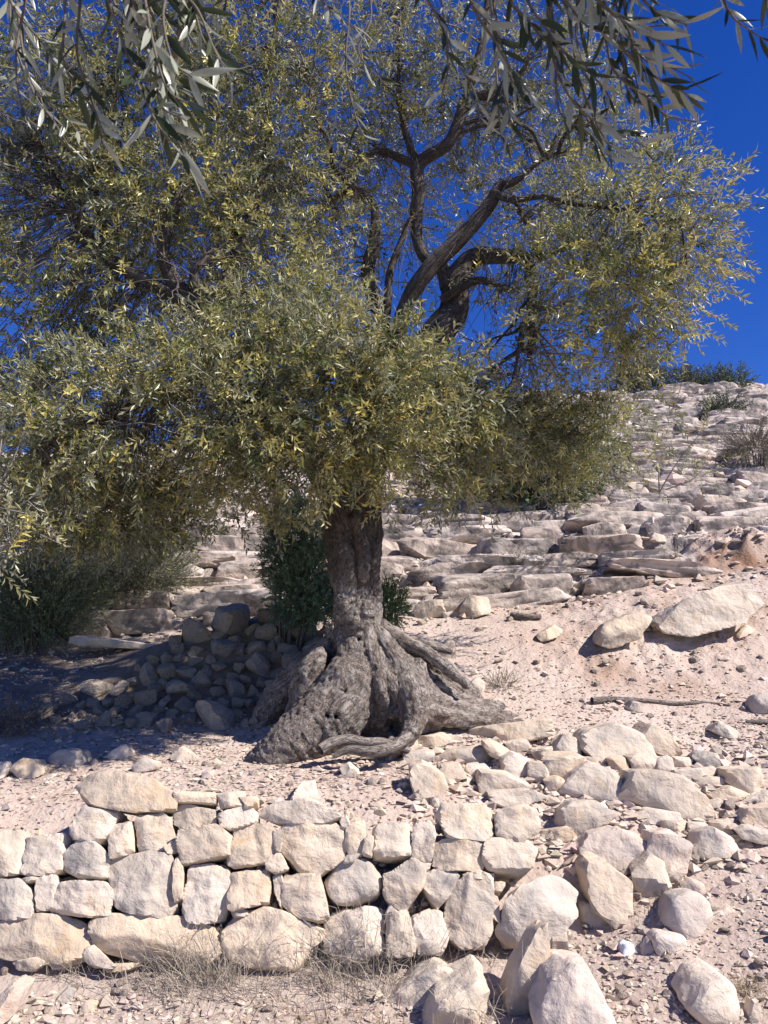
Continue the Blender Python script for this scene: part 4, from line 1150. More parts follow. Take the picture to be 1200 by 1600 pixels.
def leaf_cloud(name, pos, axis, cols, scale, parent, ploc, seed, templates=None, mat='leaf', stemcol=(0.20, 0.17, 0.12), jitter=0.22):
    g = np.random.default_rng(seed); T = templates or SPR
    which = g.integers(0, len(T), len(pos)); Rm = rand_frames(g, axis)
    Vs, Fs, Cs, o = [], [], [], 0
    for k, (V, F, sh) in enumerate(T):
        m = which == k; n = m.sum()
        if not n: continue
        W = np.einsum('nij,vj->nvi', Rm[m], V) * scale[m][:, None, None] + pos[m][:, None, :]
        c = cols[m][:, None, :] * (1 + jitter * g.normal(size=(n, len(V), 1)) * 0 + jitter * 2.2 * (np.where(sh < 0, 0.5, sh)[None, :, None] - 0.5))
        # some leaves turn straw yellow
        yl = (np.abs(np.sin(sh[None, :] * 91.7 + np.arange(n)[:, None] * 2.39)) > 0.975) & (sh[None, :] >= 0)
        c = np.where(yl[..., None], c * np.array([1.40, 1.25, 0.8]), c)
        c = np.where((sh < 0)[None, :, None], np.array(stemcol)[None, None, :], c)
        Vs.append(W.reshape(-1, 3)); Cs.append(c.reshape(-1, 3))
        Fs.append((F[None] + o + (np.arange(n) * len(V))[:, None, None]).reshape(-1, 3)); o += n * len(V)
    me = new_mesh(name, np.concatenate(Vs) - np.array(ploc), np.concatenate(Fs), False)
    add_color(me, np.clip(np.concatenate(Cs), 0.01, 0.9))
    ob = obj(name, me, M[mat], parent)
    ob['kind'] = 'stuff'
    return ob

GREEN, OLIVE, YELL, GREY = np.array([0.125, 0.145, 0.055]), np.array([0.28, 0.275, 0.10]), np.array([0.45, 0.40, 0.135]), np.array([0.31, 0.32, 0.215])
# clumps: px, py, Y, rx px, ry px, rY m, sprigs, (olive, yellow, grey) mix
CL = [
 # low skirt in front of the trunk and to its left
 (520,700,5.35,120,85,.45,210,(.5,.5,.1)), (410,690,5.25,130,95,.45,230,(.5,.5,.1)), (300,670,5.2,120,90,.45,200,(.6,.35,.1)), (200,690,5.2,110,85,.4,150,(.6,.3,.1)),
 (120,650,5.3,110,85,.4,130,(.6,.3,.1)), (600,730,5.5,95,60,.4,110,(.4,.6,.1)), (590,600,5.3,120,90,.45,210,(.5,.35,.25)), (480,600,5.35,130,90,.5,200,(.55,.35,.2)),
 (360,790,5.6,70,40,.35,55,(.4,.6,.1)), (480,775,5.45,80,35,.3,70,(.35,.7,.1)), (560,770,5.6,70,30,.3,55,(.35,.7,.1)), (670,640,5.6,80,80,.45,120,(.6,.3,.2)),
 (640,590,5.9,110,45,.4,90,(.5,.25,.3)), (400,560,5.7,120,70,.5,120,(.6,.3,.2)), (250,590,5.5,120,60,.5,80,(.6,.3,.2)), (90,760,5.3,90,60,.4,80,(.6,.2,.2)),
 (160,790,5.9,120,60,.5,110,(.7,.1,.1)), (60,680,6.6,110,110,.6,110,(.7,.1,.1)), (180,740,6.8,120,80,.6,120,(.7,.1,.1)),
 (70,800,6.6,110,50,.5,170,(.8,.05,.05)), (200,810,6.9,110,45,.5,160,(.8,.05,.05)), (300,770,7.0,80,50,.4,110,(.8,.05,.05)), (20,730,6.2,80,70,.5,130,(.7,.1,.1)), (250,720,6.4,120,60,.5,140,(.7,.2,.1)),
 (720,650,6.1,70,80,.4,110,(.6,.25,.2)), (690,730,6.3,60,50,.3,60,(.6,.3,.2)), (330,600,5.9,110,60,.5,90,(.6,.3,.2)), (140,580,6.0,110,50,.5,80,(.6,.3,.1)),
 (755,640,6.0,60,50,.3,60,(.6,.3,.2)), (815,665,6.3,60,45,.3,55,(.6,.3,.2)), (345,785,5.85,34,26,.15,20,(.4,.6,.1)), (425,800,5.85,36,22,.15,22,(.4,.6,.1)), (620,760,5.85,30,30,.15,16,(.4,.5,.1)), (265,765,5.85,40,30,.2,22,(.5,.4,.1)), (700,760,6.1,30,26,.2,12,(.4,.5,.1)),
 # right low branches, behind
 (760,690,6.9,95,80,.5,150,(.8,.1,.1)), (840,700,7.0,110,75,.5,170,(.8,.15,.1)), (920,690,7.0,90,70,.5,120,(.7,.2,.2)), (850,620,7.0,110,50,.5,90,(.7,.1,.3)),
 (950,650,6.9,60,50,.4,60,(.6,.2,.3)), (740,770,7.0,70,30,.3,35,(.5,.4,.2)), (1000,640,7.1,50,40,.4,30,(.6,.2,.3)),
 # big right crown
 (930,440,6.0,120,105,.6,230,(.35,.6,.2)), (1020,470,6.0,95,85,.55,170,(.3,.7,.2)), (1060,370,6.05,80,90,.55,150,(.35,.55,.35)), (960,330,6.2,120,90,.6,170,(.35,.5,.3)),
 (870,300,6.3,110,80,.6,110,(.5,.3,.5)), (880,520,6.0,80,60,.5,70,(.35,.6,.2)), (960,560,6.3,60,30,.4,26,(.4,.5,.3)), (1040,290,6.2,80,55,.5,80,(.4,.3,.6)), (940,240,6.4,90,60,.5,80,(.5,.2,.6)),
 (1075,430,6.0,60,75,.4,70,(.35,.6,.3)), (830,420,6.6,70,60,.4,35,(.4,.4,.4)),
 # high crown, looser, sky showing through
 (790,200,7.1,150,100,.7,140,(.4,.15,.7)), (700,110,6.7,170,90,.9,200,(.4,.2,.7)), (850,110,6.6,130,90,.8,130,(.4,.15,.7)), (540,110,6.7,150,100,.9,180,(.4,.4,.5)), (480,230,6.6,110,90,.8,130,(.4,.5,.3)),
 (600,260,7.2,110,80,.6,60,(.4,.1,.8)), (730,320,7.2,90,70,.5,45,(.4,.2,.7)), (520,350,6.8,70,90,.7,80,(.4,.4,.4)), (640,380,7.1,60,80,.6,26,(.4,.1,.8)), (720,500,7.0,90,60,.6,60,(.4,.2,.6)),
 (420,420,6.5,100,110,.8,170,(.4,.6,.2)), (380,290,6.5,110,110,.8,170,(.4,.5,.3)), (440,500,6.0,110,70,.6,130,(.4,.5,.3)), (500,480,6.2,60,50,.4,50,(.4,.5,.3)),
 (270,330,6.3,120,110,.8,190,(.5,.45,.2)), (200,230,6.4,140,110,.8,190,(.6,.3,.2)), (90,330,6.4,120,120,.8,190,(.65,.25,.2)), (60,480,6.3,110,110,.7,160,(.7,.2,.1)), (200,460,6.2,90,70,.6,90,(.6,.4,.1)),
 (60,150,6.5,120,120,.8,180,(.7,.15,.2)), (250,110,6.5,150,110,.9,190,(.5,.35,.3)), (400,130,6.6,130,110,.9,170,(.4,.45,.3)), (40,590,6.2,90,70,.6,90,(.7,.2,.1)), (160,560,6.6,100,60,.5,50,(.7,.1,.2)),
 # top beyond the frame, it throws the shade on the left
 (300,-60,6.5,220,90,1.0,150,(.5,.2,.3)), (620,-70,6.7,220,90,1.0,150,(.4,.2,.5)), (860,-30,6.6,150,80,.8,80,(.4,.2,.5)), (450,-160,6.6,220,80,.9,100,(.5,.2,.3)), (-120,300,6.4,140,200,.9,220,(.7,.2,.1)), (-120,560,6.3,130,120,.8,130,(.7,.2,.1)),
 (500,300,7.7,260,160,.6,200,(.6,.1,.3)), (200,400,7.6,200,180,.6,170,(.7,.1,.1)), (820,330,7.5,160,130,.5,110,(.5,.2,.4)),
]
def crown():
    g = np.random.default_rng(99)
    pos, ax, col, twigs = [], [], [], []
    for (px, py, Y, rx, ry, rY, n, mixc) in CL:
        n = int(n * ((1.5 if Y < 5.8 else 1.9) if py > 560 else 3.0 if px < 480 else 1.75))
        if 420 < px < 860 and py < 420: n = int(n * 1.2)
        if py > 560 and Y < 5.8: py -= 22 + 22 * (py > 680)
        c = at(px, py, Y); mp = Y / FPX
        d = g.normal(size=(n, 3)); d /= np.linalg.norm(d, axis=1)[:, None]
        r = g.uniform(0, 1, n) ** 0.5 * (1 + 0.18 * fbm(d * 2.2 + c, 2, 3))
        r *= 1 + (g.uniform(0, 1, n) < 0.10) * g.uniform(0, 0.35, n)
        P = c + d * r[:, None] * np.array([rx * mp, rY, ry * mp])
        # uneven: thin out by a noise field so that gaps open
        keep = g.uniform(0, 1, n) < np.clip(0.80 + 2.0 * fbm(P * 1.7, 2, 44), 0.06, 1)
        P, d = P[keep], d[keep]; n = len(P)
        out = d + np.array([0, -0.25, 0]) + g.normal(0, 0.55, (n, 3)); out[:, 2] -= 0.30
        w = np.array([1.0 - 0.5 * sum(mixc), *mixc]); w = np.clip(w, 0.05, None) / np.clip(w, 0.05, None).sum()
        pick = g.choice(4, n, p=w)
        cc = np.stack([GREEN, OLIVE, YELL, GREY])[pick] * g.uniform(0.75, 1.25, (n, 1))
        pos.append(P); ax.append(out); col.append(cc)
        # twigs reaching from the nearest limb
        for q in P[::7]:
            dd = ((LPA - q) ** 2).sum(1); j = np.argsort(dd)[g.integers(0, 14)]
            a = LPA[j]
            if dd[j] > 1.6 ** 2: a = c + (a - c) * 0.4
            mid = (a + q) / 2 + np.array([0, 0, 0.10]) + g.normal(0, 0.07, 3)
            t = np.linspace(0, 1, 7)[:, None]
            path = a * (1 - t) ** 2 + 2 * mid * t * (1 - t) + q * t ** 2 + g.normal(0, 0.012, (7, 3))
            twigs.append((path - tree_base, np.linspace(g.uniform(0.005, 0.011), 0.0018, 7)))
    pos = np.concatenate(pos); ax = np.concatenate(ax); col = np.concatenate(col)
    leaf_cloud('crown', pos, ax, col, g.uniform(0.68, 1.22, len(pos)), tree, tree_base, 123)
    # tangle of bare dead twigs round the inner limbs
    for k in range(420):
        a = LP[g.choice([1, 2, 3, 4, 9, 10, 13, 14, 5, 6])]; a = a[g.integers(len(a) // 3, len(a))]
        d = g.normal(size=3); d /= np.linalg.norm(d); ln = g.uniform(0.15, 0.55)
        t = np.linspace(0, 1, 6)[:, None]
        path = a + d * ln * t + np.array([0, 0, -0.25]) * (t ** 2) * ln + np.cumsum(g.normal(0, 0.012, (6, 3)), 0)
        twigs.append((path - tree_base, np.linspace(0.004, 0.0012, 6)))
    # drooping whips under the right limb
    for k in range(60):
        a = LP[0][-g.integers(2, 26)]; ln = g.uniform(0.2, 0.6)
        t = np.linspace(0, 1, 6)[:, None]; dx = g.normal(0, 0.25, 3); dx[2] = -1
        twigs.append((a + dx * ln * t + np.cumsum(g.normal(0, 0.015, (6, 3)), 0) - tree_base, np.linspace(0.005, 0.0015, 6)))
    o = merge_tubes('twigs', twigs, M['twig'], tree, 3, False); o['kind'] = 'stuff'
crown()

# ------------------------------------------------------------------ shrubs
def shrub_sprig(seed, kind):
    if kind == 'juniper': return sprig(seed, 0.10, 12, (0.012, 0.022), 0.0035, (25, 60))
    if kind == 'fine': return sprig(seed, 0.20, 10, (0.014, 0.026), 0.0030, (20, 50))
    return sprig(seed, 0.16, 7, (0.02, 0.034), 0.0055, (30, 65))
TP = {k: [shrub_sprig(s, k) for s in range(6)] for k in ('juniper', 'fine', 'leafy')}

def shrub(name, label, blobs, n, kind, colour, scale, seed, cat='shrub', up=0.5, group=None, stems=8, base=None):
    """blobs: list of (px, py, Y, rx px, ry px, rY m)"""
    g = np.random.default_rng(seed)
    b0 = at(blobs[-1][0], blobs[-1][1] + blobs[-1][4], blobs[-1][2])
    if base is not None: b0 = at(*base)
    b0[2] = min(b0[2], height([b0[0]], [b0[1]])[0] + 0.05)
    ro = root(name, tuple(b0), label, cat, group)
    pos, ax = [], []
    w = np.array([b[3] * b[4] for b in blobs], float); w /= w.sum()
    for b, f in zip(blobs, w):
        m = int(n * f); c = at(*b[:3]); mp = b[2] / FPX
        d = g.normal(size=(m, 3)); d /= np.linalg.norm(d, axis=1)[:, None]
        r = g.uniform(0, 1, m) ** 0.4 * (1 + 0.3 * fbm(d * 2.5 + c * 3, 2, seed))
        P = c + d * r[:, None] * np.array([b[3] * mp, b[5], b[4] * mp])
        pos.append(P); ax.append(d + np.array([0, 0, up]) + g.normal(0, 0.35, (m, 3)))
    pos = np.concatenate(pos); ax = np.concatenate(ax)
    keep = pos[:, 2] > height(pos[:, 0], pos[:, 1]) - 0.03
    pos, ax = pos[keep], ax[keep]
    cols = np.array(colour)[None] * g.uniform(0.7, 1.3, (len(pos), 1))
    leaf_cloud('foliage', pos, ax, cols, scale * g.uniform(0.8, 1.3, len(pos)), ro, b0, seed, TP[kind], 'bush', (0.16, 0.13, 0.10), 0.15)
    tw = []
    Q1 = pos[g.integers(0, len(pos), stems * 3)]; B1 = b0 + (Q1 - b0) * np.array([0.6, 0.6, 0]); B1[:, 2] = height(B1[:, 0], B1[:, 1])
    for k in range(stems * 3):
        t = np.linspace(0, 1, 6)[:, None]
        b1 = B1[k]; q = Q1[k]; b1[2] = min(b1[2], q[2]) - 0.02
        mid = (b1 + q) / 2 + g.normal(0, 0.03, 3)
        tw.append((b1 * (1 - t) ** 2 + 2 * mid * t * (1 - t) + q * t ** 2 - b0, np.linspace(0.012, 0.002, 6) * max(0.4, scale / 1.5)))
    merge_tubes('stems', tw, M['twig'], ro, 4, False)
    return ro

shrub('juniper_bush', 'dense dark green juniper bush standing just left behind the olive trunk',
      [(470,830,7.6,48,48,.28),(450,870,7.6,34,40,.25),(490,890,7.5,42,50,.28),(470,925,7.5,48,36,.28),(505,945,7.5,38,26,.25),(480,955,7.5,48,18,.25),(440,810,7.7,24,24,.2)], 2100, 'juniper', (0.15, 0.24, 0.16), 1.35, 301)
shrub('green_bush', 'small bright green bush peeking out right of the trunk', [(606,945,7.3,20,28,.14)], 260, 'juniper', (0.11, 0.19, 0.06), 1.2, 302)
shrub('green_bush', 'grey green bush at the left edge beside the shaded hollow', [(70,915,8.9,70,42,.4),(30,940,8.8,60,56,.4),(110,940,8.9,50,36,.3),(60,970,8.7,70,30,.3)], 2600, 'fine', (0.25, 0.31, 0.18), 1.3, 303)
shrub('green_bush', 'dusty grey shrub right of the left edge bush, under the crown', [(215,895,9.6,70,40,.4),(190,920,9.5,60,30,.4)], 1800, 'fine', (0.24, 0.26, 0.18), 1.4, 304)
shrub('green_bush', 'green leafy bush among the low right branches of the olive', [(870,725,13,80,34,.6),(800,735,13,60,30,.5),(780,690,13.4,60,40,.5),(850,760,12.8,80,24,.5)], 1900, 'leafy', (0.065, 0.105, 0.045), 2.3, 305)
shrub('ridge_bush', 'dark bush on the skyline, leftmost on the right ridge', [(1003,590,33,26,14,.8),(985,596,33,16,10,.6)], 420, 'leafy', (0.09, 0.11, 0.065), 4.2, 306)
shrub('ridge_bush', 'low dark bush on the skyline, middle of the ridge', [(1065,598,33,24,12,.7),(1085,602,33,20,10,.6)], 330, 'leafy', (0.09, 0.11, 0.06), 3.2, 307)
shrub('ridge_bush', 'round dark green bush on the skyline nearest the right edge', [(1115,602,33,24,16,.7),(1145,600,33,20,18,.6)], 420, 'leafy', (0.075, 0.11, 0.055), 3.2, 308)
shrub('hill_bush', 'small grey green bush on the hillside below the skyline bushes', [(1128,643,24,24,9,.4)], 200, 'leafy', (0.07, 0.095, 0.055), 2.6, 309)
shrub('hill_bush', 'tiny green tuft on the ledges left of the juniper', [(350,852,12,18,8,.2)], 120, 'leafy', (0.06, 0.095, 0.035), 1.4, 310)
shrub('thorn_bush', 'dry grey thorn bush on the right hillside ledges', [(1180,700,15,34,9,.4)], 300, 'fine', (0.19, 0.165, 0.13), 2.0, 311)
shrub('thorn_bush', 'small dry tuft in the ledge crack right of the trunk', [(810,900,10,26,12,.2)], 200, 'fine', (0.20, 0.18, 0.12), 1.2, 312)
shrub('dry_brush', 'brown mound of dry brush in the shade at the left edge', [(25,1145,6.6,60,26,.35),(90,1160,6.5,50,14,.3),(0,1160,6.5,40,22,.3)], 1500, 'fine', (0.27, 0.21, 0.16), 0.9, 313, up=-0.5)
shrub('dry_brush', 'dry grass patch at the tip of the right roots', [(785,1070,7.1,26,7,.12)], 130, 'fine', (0.26, 0.21, 0.155), 0.5, 314)

# olive saplings: young shoots away from the big tree
def sapling(name, label, stems, seed, col, n_per=14, scale=1.0):
    g = np.random.default_rng(seed)
    b0 = at(*stems[0][0]); b0[2] = height([b0[0]], [b0[1]])[0]
    ro = root(name, tuple(b0), label, 'sapling')
    pos, ax, tw = [], [], []
    for st in stems:
        P = np.array([at(*q) for q in st])
        PP, rr = catmull(P, np.linspace(0.010, 0.002, len(P)), 6)
        tw.append((PP - b0, rr))
        for k in range(n_per):
            i = g.integers(len(PP) // 3, len(PP)); q = PP[i]
            d = g.normal(size=3); d[2] += 0.5
            e = q + d / np.linalg.norm(d) * g.uniform(0.03, 0.22)
            tw.append((np.linspace(q, e, 4) - b0, np.linspace(0.003, 0.0015, 4)))
            pos.append(e); ax.append(d)
    pos, ax = np.array(pos), np.array(ax)
    cols = np.stack([OLIVE, GREEN, YELL, GREY])[g.choice(4, len(pos), p=col)]
    leaf_cloud('foliage', pos, ax, cols, scale * g.uniform(0.8, 1.2, len(pos)), ro, b0, seed)
    merge_tubes('stems', tw, M['deadwood'], ro, 4, False)
sapling('olive_sapling', 'thin olive sapling on the hillside at right of the low branches',
        [[(1030,770,9.4),(1050,735,9.3),(1075,700,9.2),(1105,665,9.1)],[(1030,770,9.4),(1030,730,9.3),(1040,690,9.2)],[(1040,765,9.4),(1080,750,9.2),(1110,720,9.1)],[(1020,770,9.4),(1000,740,9.3),(985,720,9.2)]], 321, [.3, .3, .1, .3], 12, 1.0)
sapling('olive_sapling', 'olive shoots with bare grey twigs reaching in from the left edge',
        [[(-60,990,4.9),(-30,880,4.9),(10,810,4.85),(60,770,4.8)],[(-60,990,4.9),(-20,800,4.9),(20,720,4.9),(45,650,4.9)],[(-40,900,4.9),(10,850,4.85),(50,800,4.8),(95,850,4.75)],[(-40,820,4.9),(-5,730,4.85),(5,660,4.85)],[(-50,940,4.9),(-10,880,4.8),(15,850,4.75)]], 322, [.4, .1, .2, .3], 11, 0.95)

# ------------------------------------------------------------------ dry grass at the wall foot
def grass_tuft(px, py, n, hpx, spread, seed, label, colour=(0.44, 0.38, 0.31)):
    g = np.random.default_rng(seed)
    b = hit([px], [py])[0]; mp = m_per_px(b[1])
    PB = np.stack([g.normal(0, spread * mp * 0.5, n), g.normal(0, spread * mp * 0.3, n), np.zeros(n)], 1)
    PB[:, 2] = height(b[0] + PB[:, 0], b[1] + PB[:, 1]) - b[2] - 0.005
    V, F, Cc = [], [], []
    for k in range(n):
        p = PB[k]
        d = np.array([g.normal(0, 0.55), g.normal(0, 0.45), 1.0]); d /= np.linalg.norm(d)
        ln = hpx * mp * g.uniform(0.35, 1.0); w = g.uniform(0.0011, 0.0024)
        sd = np.cross(d, g.normal(size=3)); sd /= np.linalg.norm(sd)
        droop = np.array([d[0], d[1], -0.6]) * ln * g.uniform(0, 0.35)
        kink = g.normal(0, 0.06, 3) * ln
        q = [p, p + d * ln * 0.4 + kink, p + d * ln * 0.75 + droop * 0.5 - kink, p + d * ln + droop]
        c = np.array(colour) * g.uniform(0.55, 1.25)
        o = len(V)
        for i, x in enumerate(q):
            ww = w * (1 - 0.25 * i); V += [x + sd * ww, x - sd * ww]; Cc += [c, c]
        for i in range(3): F.append((o + 2 * i, o + 2 * i + 1, o + 2 * i + 3, o + 2 * i + 2))
        if g.uniform() < 0.7:
            for _ in range(2):
                j = q[g.integers(1, 3)]; e = j + (g.normal(0, 0.5, 3) + d * 0.5) * ln * 0.35; o = len(V)
                V += [j + sd * w * .6, j - sd * w * .6, e + sd * w * .3, e - sd * w * .3]; Cc += [c] * 4; F.append((o, o + 1, o + 3, o + 2))
    me = new_mesh('grass_tuft', np.array(V), np.array(F), False); add_color(me, np.array(Cc))
    tag(obj('grass_tuft', me, M['straw'], None, b), label, 'dry grass', 'dry grass tufts along the wall foot', 'stuff')
grass_tuft(330, 1530, 420, 95, 90, 1, 'tall grey dry tuft before the wall between two big base stones')
grass_tuft(570, 1515, 520, 110, 110, 2, 'tall dry grey tuft before the wall under the round boulder')
grass_tuft(100, 1520, 90, 55, 40, 3, 'short pale dry tuft below the leftmost base stone')
grass_tuft(225, 1540, 130, 45, 80, 4, 'low sprawling dry twiggy tuft left of the tall grey one')
grass_tuft(440, 1530, 200, 40, 130, 5, 'low dry weeds between the two tall grey tufts')
grass_tuft(500, 1590, 200, 36, 130, 6, 'thin reddish straw patch at the bottom, left of the boulders', (0.33, 0.22, 0.13))
grass_tuft(770, 1612, 34, 120, 90, 7, 'few pale straw stalks before the upright pointed stone', (0.55, 0.48, 0.38))
grass_tuft(770, 1490, 120, 30, 80, 8, 'short dry grass at the wall foot beside the tall narrow block')
grass_tuft(990, 1410, 120, 26, 70, 9, 'short dry grass on the slope left of the rounded grey boulder', (0.30, 0.23, 0.15))
grass_tuft(1165, 1545, 120, 30, 40, 10, 'dry grass beside the smooth tan boulder at lower right', (0.36, 0.28, 0.17))
grass_tuft(890, 1290, 60, 18, 50, 11, 'sparse dry grass behind the wall end')

# ------------------------------------------------------------------ dead sticks and scrap
def stick(name, label, pts, seed, parent=None):
    P = []
    for px, py, r in pts:
        q = hit([px], [py])[0]; q[2] += r * m_per_px(q[1]) * 0.6; P.append(q)
    P = np.array(P); b = P[0].copy()
    rr = [r * m_per_px(p[1]) for (_, _, r), p in zip(pts, P)]
    o, _ = tube_obj(name, P - b, rr, None, (0, 0, 0), 8, seed, 0.25, 'bark', 5)
    o.location = b
    tag(o, label, 'stick')
stick('fallen_branch', 'long grey dead branch lying across the dirt slope at right', [(925,1098,5),(960,1095,4),(1010,1098,4),(1060,1101,3),(1100,1100,3),(1140,1104,2)], 1)
stick('fallen_branch', 'short dead root stub on the dirt right of the ledge boulders', [(800,965,6),(820,968,6),(845,966,4)], 2)
stick('fallen_branch', 'weathered log on the slope below the low right branches', [(770,808,4),(830,802,5),(880,800,4),(915,798,3)], 3)
stick('fallen_branch', 'thin dead stick near the right edge below the rounded boulder', [(1165,1130,3),(1190,1131,4),(1215,1130,4)], 4)
o = ground_stone([(968,1476),(978,1471),(990,1474),(991,1492),(970,1493)], 1700, 3, 'paper', 12, 0.2, name='plastic_scrap')
tag(o, 'crumpled bluish white scrap on the gravel left of the flat block', 'litter')

# ------------------------------------------------------------------ the near olive whose shoots hang into the top of the view
near_base = np.array([-2.3, -1.5, -0.05])
near = root('olive_tree', tuple(near_base), 'nearby olive tree whose leafy shoots hang into the top of the picture', 'tree')
def nb(p): return np.asarray(p, float) - near_base
tube_obj('trunk', [(-2.3,-1.5,-.2),(-2.25,-1.45,.5),(-2.1,-1.35,1.2),(-1.95,-1.2,1.9)], [.30,.22,.20,.17], near, near_base, 14, 71, 0.2, 'bark', 8)
NLIMB = [
 [(-2.0,-1.25,1.8),(-1.6,-0.6,2.4),(-1.0,0.2,2.75),(-0.45,0.75,2.80),(0.1,1.0,2.75),(0.6,1.15,2.65),(1.0,1.2,2.5)],
 [(-2.0,-1.25,1.8),(-2.0,-0.5,2.5),(-1.5,0.3,2.8),(-1.0,0.85,2.7),(-0.75,1.1,2.5)],
 [(-0.45,0.75,2.80),(-0.4,1.05,2.62),(-0.33,1.15,2.45)],
]
for i, L in enumerate(NLIMB):
    tube_obj('limb', L, np.linspace(0.09 if i < 2 else 0.02, 0.008, len(L)), near, near_base, 9, 80 + i, 0.15, 'bark', 6)

TINTS = [(0.030, 0.045, 0.018), (0.045, 0.058, 0.022), (0.06, 0.072, 0.028), (0.038, 0.052, 0.026)]
def big_leaf(seed):
    g = np.random.default_rng(seed); n = 7
    t = np.linspace(0, 1, n); w = 0.082 * np.sin(np.pi * np.clip(t, 0.01, 0.985) ** 0.85) ** 0.8 * g.uniform(0.85, 1.15)
    curl = g.uniform(-0.25, 0.25); twist = g.uniform(-0.6, 0.6)
    V, F = [], []
    for i in range(n):
        a = twist * t[i]
        s = np.array([math.cos(a), math.sin(a), 0]); nn = np.array([-math.sin(a), math.cos(a), 0])
        c = np.array([0, curl * t[i] ** 2, t[i]])
        V += [c + s * w[i] + nn * w[i] * 0.22, c - nn * 0.004, c - s * w[i] + nn * w[i] * 0.22]
    for i in range(n - 1):
        b = 3 * i
        F += [(b, b + 1, b + 4, b + 3), (b + 1, b + 2, b + 5, b + 4)]
    me = new_mesh('leaf', np.array(V), np.array(F))
    tint = TINTS[seed % 4]
    add_color(me, np.array(tint)[None].repeat(len(V), 0)); me.materials.append(M['nearleaf'])
    return me
BL = [big_leaf(s) for s in range(8)]
# shoots: list of (px, py, Y) from top (off frame) to tip, and leaf count, leaf length cm
SHOOT = [
 ([(150,-120,1.05),(165,-20,1.0),(190,60,.98),(215,130,.96),(250,200,.95),(290,250,.95)], 24, 6.3),
 ([(210,-110,1.0),(225,-10,.97),(240,70,.95),(262,140,.93),(300,165,.92)], 20, 6.6),
 ([(120,-100,1.1),(125,0,1.08),(120,80,1.06),(140,150,1.05),(165,215,1.04)], 18, 6.0),
 ([(260,-120,1.0),(262,-30,.97),(255,30,.96),(270,95,.95),(300,120,.94)], 14, 6.0),
 ([(60,-120,1.15),(40,0,1.15),(25,90,1.14),(40,180,1.13),(95,215,1.12)], 14, 5.6),
 ([(20,-80,1.35),(30,40,1.35),(50,130,1.34),(100,180,1.34),(140,230,1.33)], 26, 5.8),
 ([(0,-60,1.2),(20,10,1.2),(60,60,1.2),(95,110,1.2)], 20, 5.8),
 ([(300,-80,1.0),(300,-20,1.0),(310,40,1.0),(330,90,1.0)], 16, 6.0),
 ([(460,-120,1.25),(490,-30,1.25),(520,20,1.24),(560,45,1.24)], 14, 5.8),
 ([(520,-100,1.4),(545,0,1.4),(540,100,1.4),(555,180,1.4),(570,215,1.4)], 18, 5.4),
 ([(560,-100,1.5),(580,20,1.5),(560,80,1.5),(600,130,1.5)], 12, 5.2),
 ([(640,-120,1.1),(660,-20,1.1),(690,40,1.09),(700,100,1.08),(690,150,1.08)], 18, 6.0),
 ([(720,-120,1.1),(735,0,1.08),(770,60,1.07),(800,110,1.06),(830,150,1.05)], 20, 6.2),
 ([(800,-120,1.05),(815,-20,1.04),(850,40,1.03),(890,90,1.02),(930,120,1.0)], 22, 6.2),
 ([(840,-100,1.1),(860,30,1.1),(870,110,1.1),(905,170,1.1),(960,205,1.1),(1010,230,1.1)], 26, 6.0),
 ([(900,-100,1.0),(920,-20,1.0),(955,20,1.0),(1000,50,.99),(1050,75,.98)], 22, 6.2),
 ([(930,-100,1.1),(950,30,1.1),(985,90,1.1),(1040,130,1.1),(1080,150,1.1)], 22, 6.0),
 ([(960,-80,1.15),(985,60,1.15),(1000,140,1.15),(1040,180,1.15),(1085,190,1.15)], 18, 5.8),
 ([(980,-80,1.05),(1000,-10,1.05),(1030,20,1.05),(1075,40,1.05)], 16, 6.0),
 ([(880,-60,1.2),(900,100,1.2),(930,190,1.2),(955,230,1.2)], 16, 5.8),
 ([(760,-60,1.2),(780,60,1.2),(790,150,1.2),(800,200,1.2)], 14, 5.8),
 ([(1130,-110,1.2),(1125,-30,1.2),(1140,20,1.2),(1175,50,1.2),(1210,70,1.2)], 14, 5.6),
 ([(1200,-110,1.1),(1195,-30,1.1),(1200,30,1.1)], 9, 5.6),
 ([(400,-120,1.3),(380,-40,1.3),(350,0,1.3),(330,30,1.3)], 10, 5.6),
 ([(680,-100,1.3),(700,60,1.3),(740,140,1.3),(750,190,1.3)], 14, 5.6),
]
g = np.random.default_rng(77)
more = []
for pts, nl, cm in SHOOT:
    for rpt in range(2 if pts[0][0] in (150, 210, 260, 800, 900, 930) else 0 if pts[0][0] in (10, 60, 400, 460, 520, 560, 640, 680, 1130, 1200) else 1):
        j = np.cumsum(g.normal(0, 1, (len(pts), 2)), 0) * np.array([16, 13])
        more.append(([(a + j[k, 0] + (k * 7 if rpt else -k * 5), b + j[k, 1] * (k > 0) - 12 * k * rpt, Y * (1 + 0.07 * g.normal())if k == 0 else Y * (1.03 + .05 * rpt)) for k, (a, b, Y) in enumerate(pts)], int(nl * 0.9), cm))
SHOOT += more
far_V, far_F, far_C = [], [], []
extra_pos, extra_ax, n_leaf = [], [], 0
